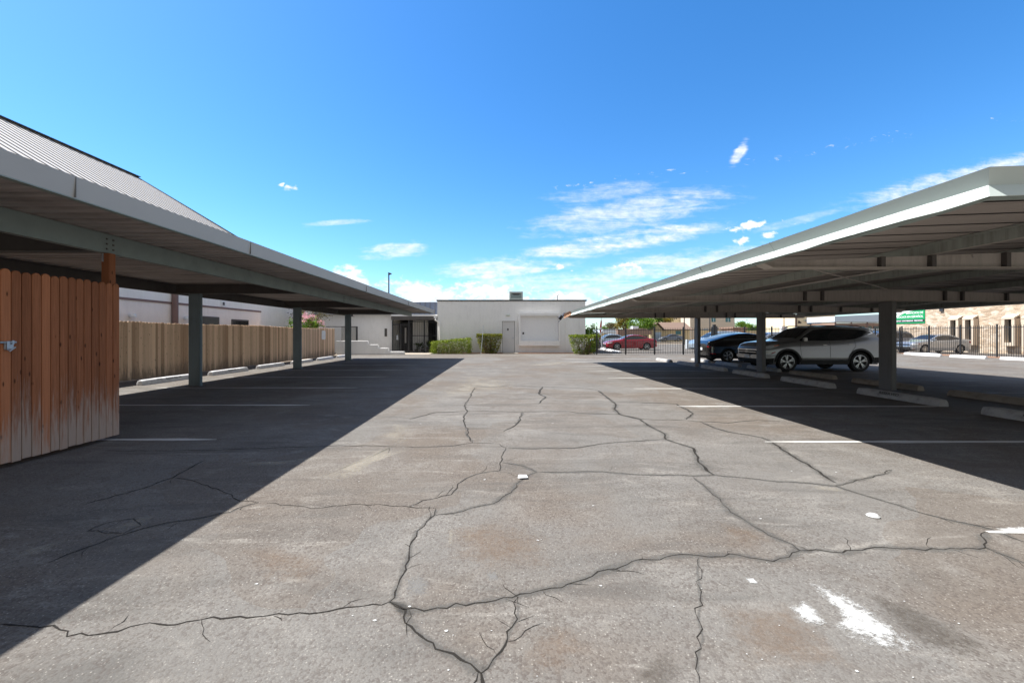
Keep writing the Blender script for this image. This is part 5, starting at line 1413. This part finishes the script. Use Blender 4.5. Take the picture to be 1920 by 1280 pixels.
for i, (x, y, k, lab) in enumerate(((19.0, 37.4, 1.12, 'pale blue car parked behind the far fence, its roof showing over the black fastback'), (24.2, 38.2, 1.08, 'light car behind the far fence just left of the silver suv windscreen'), (29.3, 39.5, 1.16, 'white utility vehicle behind the far fence near the tan building corner'))):
    q = empty('parked_car', (x, y, 0), lab, 'car', 'cars parked behind the far fence')
    car_parts(q, Car(4.6, 1.86, [(a * 4.6 / 5.1, z * .88 * k) for a, z in MV], [(0, .85), (1.2, 1.0), (4.6, 1.1)], (.9, 3.6), .34, .21, .26, .05, .06, .05, .38), (M['bluecar'], M['silver2'], M['bwhite'])[i], [(1.15, 1.10), (4.1, 1.16)], [(1.15, 1.12), (1.7, 1.40), (2.2, 1.50), (3.7, 1.50), (4.1, 1.38)], (1.0, 1.65, .9, .86), (4.17, 4.42, .84, .86),
              [[(2.3, .4), (2.4, 1.05)]], [(2.2, .95)], (1.35, 1.14), ([(.08, .70), (.4, .80)], [(.08, .84), (.4, .92)]), ([(4.3, .85), (4.55, .8)], [(4.3, 1.05), (4.5, 1.0)]), 7)

# -------------------------------------------------------------- iron fences
def iron_fence(lab, pts, H, spacing, pick=0.125, cap=0.0, thick_first=False):
    a, b = Vector(pts[0]), Vector(pts[1]); d = (b - a); L = d.length; u = d / L
    F = empty('iron_fence', (a.x, a.y, 0), lab, 'fence', 'black iron fences round the lot')
    n = max(1, round(L / spacing)); step = L / n; Mx = Matrix(((u.x, -u.y, 0), (u.y, u.x, 0), (0, 0, 1)))
    for k in range(n + 1):
        p = a + u * step * k; w = 0.065
        mb = MB(); mb.obox((p.x, p.y, H / 2 + .03), (w, w, H + .06), Mx); mb.obox((p.x, p.y, H + .075), (w + .015, w + .015, .02), Mx)
        mb.build('post', M['iron'], F)
    mb = MB()
    for z in (0.16, H - 0.14): mb.bar((a.x, a.y, z), (b.x, b.y, z), .03, .035)
    mb.build('rail', M['iron'], F)
    mb = MB(); m = int(L / pick)
    for k in range(m):
        p = a + u * pick * (k + .5); mb.obox((p.x, p.y, (H + .06) / 2), (.02, .02, H - .06), Mx)
    mb.build('picket_panel', M['iron'], F)
    return F
iron_fence('black iron picket fence running from the white building corner behind the lot', ((6.9, 30.9), (15.4, 31.2)), 1.95, 2.2)
iron_fence('black iron picket fence behind the black car and the silver suv', ((15.8, 31.3), (31.4, 33.6)), 2.0, 2.4)
iron_fence('black iron picket fence along the tan building on the right', ((31.45, 33.5), (31.45, 18.5)), 2.05, 2.25)
mb = MB(); mb.box(15.48, 15.66, 31.12, 31.3, 0, 2.2); o = mb.build('gate_post', M['iron'], bevel=.01); tag(o, 'thick square black post in the far iron fence above the black car tail', 'post')
mb = MB(); mb.box(hx(1287.5, 43), hx(1297, 43), 43, 43.35, 0.02, EYE + (VY - 636.5) * 43 / FP); o = mb.build('utility_box', M['utility'], bevel=.02); tag(o, 'pale grey utility cabinet beyond the far iron fence by the far right post', 'utility box')

# --------------------------------------------------------- tan stone building
TBd = empty('tan_building', (45, 30, 0), 'tan rubble stone building with narrow hooded slit windows behind the right iron fence', 'building')
t = NT('tan rubble stone'); p = t.pos()
vr = t.n('ShaderNodeTexVoronoi'); t.l(t.scale(p, (1, 1, 1.9)), vr.inputs['Vector']); vr.inputs['Scale'].default_value = 2.6
sp_ = t.n('ShaderNodeSeparateColor'); t.l(vr.outputs['Color'], sp_.inputs[0])
col = t.ramp(sp_.outputs[0], [(0, (0.42, 0.32, 0.23)), (.5, (0.52, 0.42, 0.32)), (1, (0.62, 0.53, 0.43))])
col = t.mix(t.math('MULTIPLY', t.mapr(t.noise(p, 5, 6, .65), .45, .7), .5), col, (0.34, 0.25, 0.17))
hh = t.math('ADD', t.noise(p, 4, 6, .7), t.math('MULTIPLY', vr.outputs['Distance'], -.5))
t.bsdf(col, .95, 0, .2, t.bump(hh, .9, .06)); M['stone'] = t.m
TX = 38.5
mb = MB(); mb.box(TX, TX + 14, 8, 43.5, 0, 5.2); mb.build('wall', M['stone'], TBd)
M['hood'] = plain('tan hood stucco', (0.56, 0.47, 0.37), .9, var=.06)
for y, z0, z1 in ((36.0, .62, 3.05), (34.85, .62, 3.05), (32.1, .62, 2.98), (30.85, .62, 2.98)):
    mb = MB(); yw = .42
    mb.prism([(TX - .42, z1 - .22), (TX - .002, z1), (TX - .002, z1 - .12), (TX - .42, z1 - .36)], 'XZ', y - yw, y + yw)
    mb.box(TX - .40, TX - .002, y - yw, y - yw + .2, z0, z1 - .30); mb.box(TX - .40, TX - .002, y + yw - .2, y + yw, z0, z1 - .30); mb.box(TX - .40, TX - .002, y - yw + .201, y + yw - .201, z0, z0 + .25)
    h_ = mb.build('window_hood', M['hood'], TBd)
    mb = MB(); mb.box(TX - .06, TX - .002, y - yw + .201, y + yw - .201, z0 + .251, z1 - .32); mb.build('pane', M['glass'], h_)
mb = MB(); mb.box(TX - .12, TX - .002, 37.1, 37.4, 3.5, 3.95); mb.build('wall_lamp', M['trim'], TBd)
# banner
BN = empty('banner', (TX - .04, 40.3, 2.45), 'green and white banner reading SERVICIOS DE NEGOCIOS EN ESPANOL on the tan wall', 'banner')
by0, by1, bz0, bz1 = 38.75, 42.0, 2.52, 3.72      # near and far edge along the wall
mb = MB(); mb.box(TX - .05, TX - .012, by0, by1, bz0, bz1); mb.build('sheet', M['green'], BN)
mb = MB(); n = 14
up = [(by1 - .02 - (by1 - by0 - .9) * k / n, bz0 + .40 + (bz1 - bz0 - .42) * math.sin(k / n * math.pi / 2)) for k in range(n + 1)]
poly = up + [(by1 - .02, bz1 - .02)]
mb.prism(poly, 'YZ', TX - .060, TX - .052); mb.build('white_field', M['bwhite'], BN)
mb = MB(); mb.box(TX - .062, TX - .0525, by0 + .02, by1 - .02, bz0 + .12, bz0 + .37); mb.build('dark_band', M['ink'], BN)
def wl(txt, size, y, z, mat, off, sx=1.0, align='RIGHT'):
    Mx = Matrix(((0, 0, -1, TX - off), (-1, 0, 0, y), (0, 1, 0, z), (0, 0, 0, 1)))
    return letters('lettering', txt, size, Mx, M[mat], BN, .002, align, .004, sx)
wl('SERVICIOS DE', .27, by0 + .12, bz0 + .97, 'bwhite', .066)
wl('NEGOCIOS EN ESPAÑOL', .27, by0 + .12, bz0 + .62, 'bwhite', .066, .98)
wl('IMPUESTOS  CONTABILIDAD  NEGOCIOS', .16, by0 + .18, bz0 + .245, 'bwhite', .068, .98)
wl('ampro', .27, by1 - .15, bz0 + .93, 'green', .066, 1.0, 'LEFT')

# ------------------------------------------------------------ far background
def hz(py, d): return EYE + (VY - py) * d / FP
d = 92.0
GH = empty('gabled_house', (36, 92, 0), 'small tan house with brown roof and white garage door under its gable', 'house')
gx0, gx1, rx1 = hx(1221, d), hx(1243, d), hx(1296, d)
mb = MB(); mb.prism([(gx0 + .3, 0), (gx1 - .1, 0), (gx1 - .1, hz(618, d)), ((gx0 + gx1) / 2, hz(607.5, d)), (gx0 + .3, hz(618, d))], 'XZ', d, d + 8)
mb.box(gx1 - .09, rx1, d + .6, d + 8, 0, hz(617.5, d)); mb.build('wall', M['tanwall'], GH)
mb = MB(); mb.prism([(gx0 - .3, hz(619.5, d)), ((gx0 + gx1) / 2, hz(605.5, d)), (gx1 + .25, hz(619.5, d)), (gx1 + .25, hz(618, d)), ((gx0 + gx1) / 2, hz(604, d)), (gx0 - .3, hz(618, d))], 'XZ', d - .5, d + 8.4)
mb.prism([(d + .1, hz(618.4, d)), (d + 4.3, hz(604.6, d)), (d + 8.4, hz(618.4, d)), (d + 8.4, hz(617.4, d)), (d + 4.3, hz(603.2, d)), (d + .1, hz(617.4, d))], 'YZ', (gx0 + gx1) / 2, rx1 + .4)
mb.build('roof', M['tile'], GH)
mb = MB(); mb.box(hx(1227.5, d), hx(1239.5, d), d - .06, d - .002, .05, hz(622.5, d)); mb.build('garage_door', M['bluecar'], GH)
mb = MB(); mb.box(hx(1269, d), hx(1279, d), d + .55, d + .598, hz(627, d), hz(620, d)); mb.build('window', M['teal'], GH)
d = 78.0
LH = empty('low_house', (24.5, 78, 0), 'low house with a broad pinkish brown roof behind the red sedan', 'house')
mb = MB(); mb.box(hx(1163, d), hx(1219, d), d + .6, d + 9, 0, hz(627, d)); mb.build('wall', M['tanwall'], LH)
mb = MB(); mb.prism([(hx(1158, d), hz(628.5, d)), (hx(1222, d), hz(627, d)), (hx(1222, d), hz(621, d)), (hx(1206, d), hz(615.4, d)), (hx(1180, d), hz(617.5, d)), (hx(1158, d), hz(617, d))], 'XZ', d, d + 10)
M['pinkroof'] = plain('pinkish roof', (0.30, 0.20, 0.155), .9, var=.15, scale=2); mb.build('roof', M['pinkroof'], LH)
mb = MB(); mb.box(hx(1193, d), hx(1204, d), d + 2, d + 3.4, hz(616, d), hz(611, d)); mb.build('roof_cooler', M['awning'], LH)
mb = MB(); mb.box(hx(1206, d), hx(1216, d), d + .55, d + .598, .4, hz(629, d)); mb.build('window', M['glass'], LH)
d = 72.0
LH2 = empty('low_house', (18, 72, 0), 'pale roofed low house glimpsed between the bush and the red sedan', 'house')
mb = MB(); mb.box(hx(1128, d), hx(1155, d), d + .5, d + 8, 0, hz(624, d)); mb.build('wall', M['tanwall'], LH2)
mb = MB(); mb.prism([(hx(1126, d), hz(624.5, d)), (hx(1157, d), hz(624.5, d)), (hx(1152, d), hz(617, d)), (hx(1131, d), hz(617, d))], 'XZ', d, d + 9); mb.build('roof', M['awning'], LH2)
mb = MB(); mb.box(hx(1135, d), hx(1141, d), d + .45, d + .498, .6, hz(626, d)); mb.build('window', M['glass'], LH2)
d = 112.0
CH = empty('apartment_block', (45, 112, 0), 'cream two storey block behind the small tan house roof', 'building')
mb = MB(); mb.box(hx(1256, d), hx(1294, d), d, d + 14, 0, hz(575, d)); mb.build('wall', M['cream'], CH)
mb = MB()
for k in range(3): mb.box(hx(1259 + 4 * k, d), hx(1261 + 4 * k, d), d - .05, d - .002, hz(598.5, d), hz(596.5, d))
mb.build('vent', M['ink'], CH)
d = 106.0
BHs = empty('apartment_block', (52, 106, 0), 'beige two storey block with teal windows behind the black car', 'building')
mb = MB(); mb.box(hx(1294, d), hx(1377.5, d), d, d + 14, 0, hz(578, d)); mb.build('wall', M['beige'], BHs)
for a, b in ((1334, 1341.5), (1360.5, 1369.5)):
    mb = MB(); mb.box(hx(a, d), hx(b, d), d - .06, d - .002, hz(603.5, d), hz(594, d)); w = mb.build('window', M['teal'], BHs)
    mb = MB(); m_ = (a + b) / 2; mb.box(hx(m_ - .6, d), hx(m_ + .6, d), d - .1, d - .062, hz(603.5, d), hz(594, d)); mb.build('mullion', M['bluecar'], w)
mb = MB(); mb.box(hx(1318.5, d), hx(1328.5, d), d - .06, d - .002, hz(631.5, d), hz(616.5, d)); w = mb.build('door', M['bluecar'], BHs)
d = 98.0
mb = MB(); mb.box(hx(1313, d), hx(1420, d), d, d + .3, 0, hz(619.5, d)); o = mb.build('garden_wall', M['tanwall']); tag(o, 'long tan garden wall in front of the beige two storey block', 'wall')
d = 95.0
mb = MB(); mb.prism([(hx(1374, d), hz(616, d)), (hx(1403, d), hz(616, d)), (hx(1400, d), hz(613.4, d)), (hx(1374, d), hz(612.8, d))], 'XZ', d, d + 6); mb.box(hx(1376, d), hx(1401, d), d + .5, d + 5.5, 0, hz(616, d) - .01)
o = mb.build('shed', M['pinkroof']); tag(o, 'low flat shed roof right of the beige block', 'shed')
d = 84.0
WHs = empty('white_house', (58, 84, 0), 'narrow white house with a green window left of the shop sign', 'house')
mb = MB(); mb.box(hx(1474, d), hx(1492, d), d, d + 9, 0, hz(590, d)); mb.build('wall', M['wtrim'], WHs)
mb = MB(); mb.box(hx(1481, d), hx(1485.5, d), d - .06, d - .002, hz(604.5, d), hz(599, d)); mb.build('window', M['teal'], WHs)
mb = MB(); mb.box(hx(1448, d), hx(1475, d), d - 3, d - 2.7, 0, hz(617, d)); mb.box(hx(1446, d), hx(1456, d), d - 3.2, d - 2.5, 0, hz(611.5, d))
o = mb.build('white_garden_wall', M['wtrim']); tag(o, 'white garden wall with a square pier left of the white house', 'wall')
d = 80.0
SM = empty('strip_mall', (60, 80, 0), 'tan shop front with a blue and red sign above the silver suv', 'building')
mb = MB(); mb.box(hx(1492, d), hx(1566, d), d, d + 12, 0, hz(588, d)); mb.build('wall', M['cream'], SM)
mb = MB(); mb.box(hx(1507, d), hx(1553, d), d - .25, d - .002, hz(602, d), hz(599.8, d)); mb.build('canopy', M['purlin'], SM)
mb = MB(); mb.box(hx(1490.5, d), hx(1494, d), d - .1, d - .002, 0, hz(596, d)); mb.build('pilaster', M['tile'], SM)
mb = MB(); mb.prism([(hx(1496, d), hz(606, d)), (hx(1502, d), hz(606, d)), (hx(1502, d), hz(603.6, d)), (hx(1499.4, d), hz(602.8, d)), (hx(1497.6, d), hz(600.2, d)), (hx(1496.6, d), hz(603.4, d))], 'XZ', d - .08, d - .002); mb.build('wall_emblem', M['ink'], SM)
def shop(txt, size, pxc, pyc, mat, sx=1.0):
    Mx = Matrix(((1, 0, 0, hx(pxc, d)), (0, 0, -1, d - .06), (0, 1, 0, hz(pyc, d)), (0, 0, 0, 1)))
    return letters('lettering', txt, size, Mx, M[mat], SM, .03, 'CENTER', .015, sx)
shop('AUTO', .26, 1516.5, 602.9, 'redletter', 1.5)
shop('DISCOUNT', .46, 1527, 606.2, 'blue', 1.15)
d = 66.0
AW = empty('pale_canopy', (56, 66, 0), 'pale blue grey metal canopy roof seen over the suv roof beside the post', 'canopy')
mb = MB(); mb.prism([(hx(1565, d), hz(603, d)), (hx(1700, d), hz(604, d)), (hx(1700, d), hz(587, d)), (hx(1565, d), hz(593, d))], 'XZ', d, d + 6); mb.build('roof', M['awning'], AW)
mb = MB()
for px in (1570, 1600, 1630, 1660, 1690): mb.box(hx(px, d), hx(px, d) + .14, d + .4, d + .54, 0, hz(603.5, d))
mb.build('post', M['rail'], AW)
d = 74.0
BRB = empty('brown_shop', (66, 74, 0), 'low brown shop building under the pale canopy roof', 'building')
mb = MB(); mb.box(hx(1566, d), hx(1705, d), d, d + 9, 0, hz(606, d)); mb.build('wall', M['pinkroof'], BRB)
mb = MB()
for px in (1612, 1625, 1638): mb.box(hx(px, d), hx(px + 9, d), d - .06, d - .002, .4, hz(611.5, d))
mb.build('window', M['glass'], BRB)
d = 58.0
mb = MB()
x = hx(1625, d)
while x < hx(1690, d): mb.box(x, x + .09, d, d + .04, .05, hz(616.5, d)); x += .2
mb.box(hx(1625, d), hx(1690, d), d + .042, d + .09, hz(618.2, d), hz(617, d))
o = mb.build('picket_fence', M['wtrim']); tag(o, 'white slatted fence behind the suv tail and the nearest post', 'fence')

# utility poles
for px, d, top, lab in ((1283, 62, 560, 'thin dark street light pole in front of the tan gabled house'), (1331, 66, 560, 'thin dark pole in front of the beige two storey block'), (1470, 76, 572, 'thin brown pole left of the white house'), (1096.5, 120, 603, 'distant slim pole beside the white building corner')):
    mb = MB(); x = hx(px, d); mb.tube([(x, d, 0), (x, d, hz(top, d))], [.09 if px > 1100 else .12, .07], 8)
    o = mb.build('utility_pole', M['iron'] if px != 1470 else M['rail'], smooth=True); tag(o, lab, 'pole', 'thin poles beyond the lot')
# feather flag
d = 39.0
FL = empty('feather_flag', (hx(1127.5, d), d, 0), 'tall narrow red and white feather flag beyond the fence by the bush', 'flag')
x = hx(1127.5, d); mb = MB(); mb.tube([(x, d, 0), (x, d, hz(595, d))], .025, 8); mb.build('pole', M['plate'], FL, smooth=True)
mb = MB(); mb.prism([(x - .03, hz(631, d)), (x - .16, hz(640, d)), (x - .18, hz(634, d)), (x - .14, hz(612, d)), (x - .02, hz(594.5, d)), (x + .07, hz(604, d)), (x + .03, hz(618, d))], 'XZ', d - .012, d - .006); fl = mb.build('flag_cloth', M['redflag'], FL)
mb = MB()
for a, b in ((619.5, 613.0), (630, 622.5)): mb.prism([(x - .175, hz(a, d)), (x + .02, hz(a - 1, d)), (x + .03, hz(b, d)), (x - .16, hz(b + 1, d))], 'XZ', d - .018, d - .013)
mb.build('white_patch', M['bwhite'], fl)

# trees and bushes beyond
def tree(name, lab, px, d, ptop, pbot, wpx, mat, n, seed, size, trunk=True, clumps=24):
    x = hx(px, d); zt = hz(ptop, d); zb = max(.2, hz(pbot, d)); w = wpx * d / FP / 2
    T = empty(name, (x, d, 0), lab, 'tree', 'trees beyond the lot')
    rg = random.Random(seed); mb = MB(); mb.raw = True
    mb.tube([(x, d, 0), (x + .1, d, (zb + zt) * .35), (x, d, zb + (zt - zb) * .7)], [.22, .16, .05], 8)
    for k in range(8):
        a = rg.uniform(0, 6.28); z = zb + (zt - zb) * rg.uniform(.0, .5)
        mb.tube([(x, d, z * .8), (x + w * .45 * math.cos(a), d + w * .4 * math.sin(a), z + (zt - zb) * .18), (x + w * .8 * math.cos(a), d + w * .7 * math.sin(a), z + (zt - zb) * .3)], [.09, .05, .015], 5)
    mb.build('trunk', M['bark'], T, smooth=True)
    mb = MB(); leaves(mb, (x, d, (zb + zt) / 2), (w, w * .8, (zt - zb) / 2), n, size, rg, clumps); mb.build('crown', mat, T)
    return T
tree('tall_tree', 'yellow flowering tree left of the bright green one behind the low brown roof', 1170, 100, 585, 618, 30, M['tree2'], 3000, 41, .34)
tree('tall_tree', 'bright green leafy tree behind the low brown roofed house', 1200, 92, 590, 621, 54, M['tree1'], 4600, 42, .32, clumps=34)
tree('tall_tree', 'dark green tree left of the cream two storey block', 1226, 104, 588, 616, 30, M['tree4'], 2600, 43, .34)
tree('tall_tree', 'olive yellow tree directly before the cream two storey block', 1248, 106, 590, 612, 30, M['tree2'], 2600, 44, .32)
tree('round_tree', 'pale brownish round topped tree above the red sedan bonnet', 1146, 110, 604, 624, 30, M['tree3'], 2800, 45, .28, clumps=40)
tree('small_tree', 'green bush tree at the far left behind the round brownish tree', 1134, 104, 612, 630, 16, M['tree1'], 1200, 46, .3)
tree('tall_tree', 'green tree right of the beige block above the black car', 1390, 120, 603, 628, 34, M['tree1'], 2600, 47, .36)
tree('tall_tree', 'light green tree just left of the middle post gap', 1412, 116, 605, 628, 26, M['tree1'], 2200, 48, .36)
tree('tall_tree', 'dense green tree just right of the middle post', 1441, 110, 596, 628, 26, M['tree4'], 2600, 49, .34)
tree('tall_tree', 'brownish green tree left of the white house', 1462, 112, 598, 622, 24, M['tree3'], 2200, 50, .34)
HB = empty('oleander_hedge', (hx(1109, 37), 37, 0), 'tall leafy green shrub beyond the iron fence beside the white building corner', 'shrub')
rg = random.Random(61); mb = MB(); mb.raw = True
for k in range(14):
    x = hx(1109, 37) + rg.uniform(-.5, .6); mb.tube([(x, 37, 0), (x + rg.uniform(-.2, .2), 37, 1.2), (x + rg.uniform(-.4, .4), 37, 2.0)], [.03, .02, .006], 5)
mb.build('stem', M['twig'], HB)
mb = MB(); leaves(mb, (hx(1108, 37), 37, 1.15), (.75, .7, 1.25), 2200, .14, rg, 26); mb.build('foliage', M['tree1'], HB)
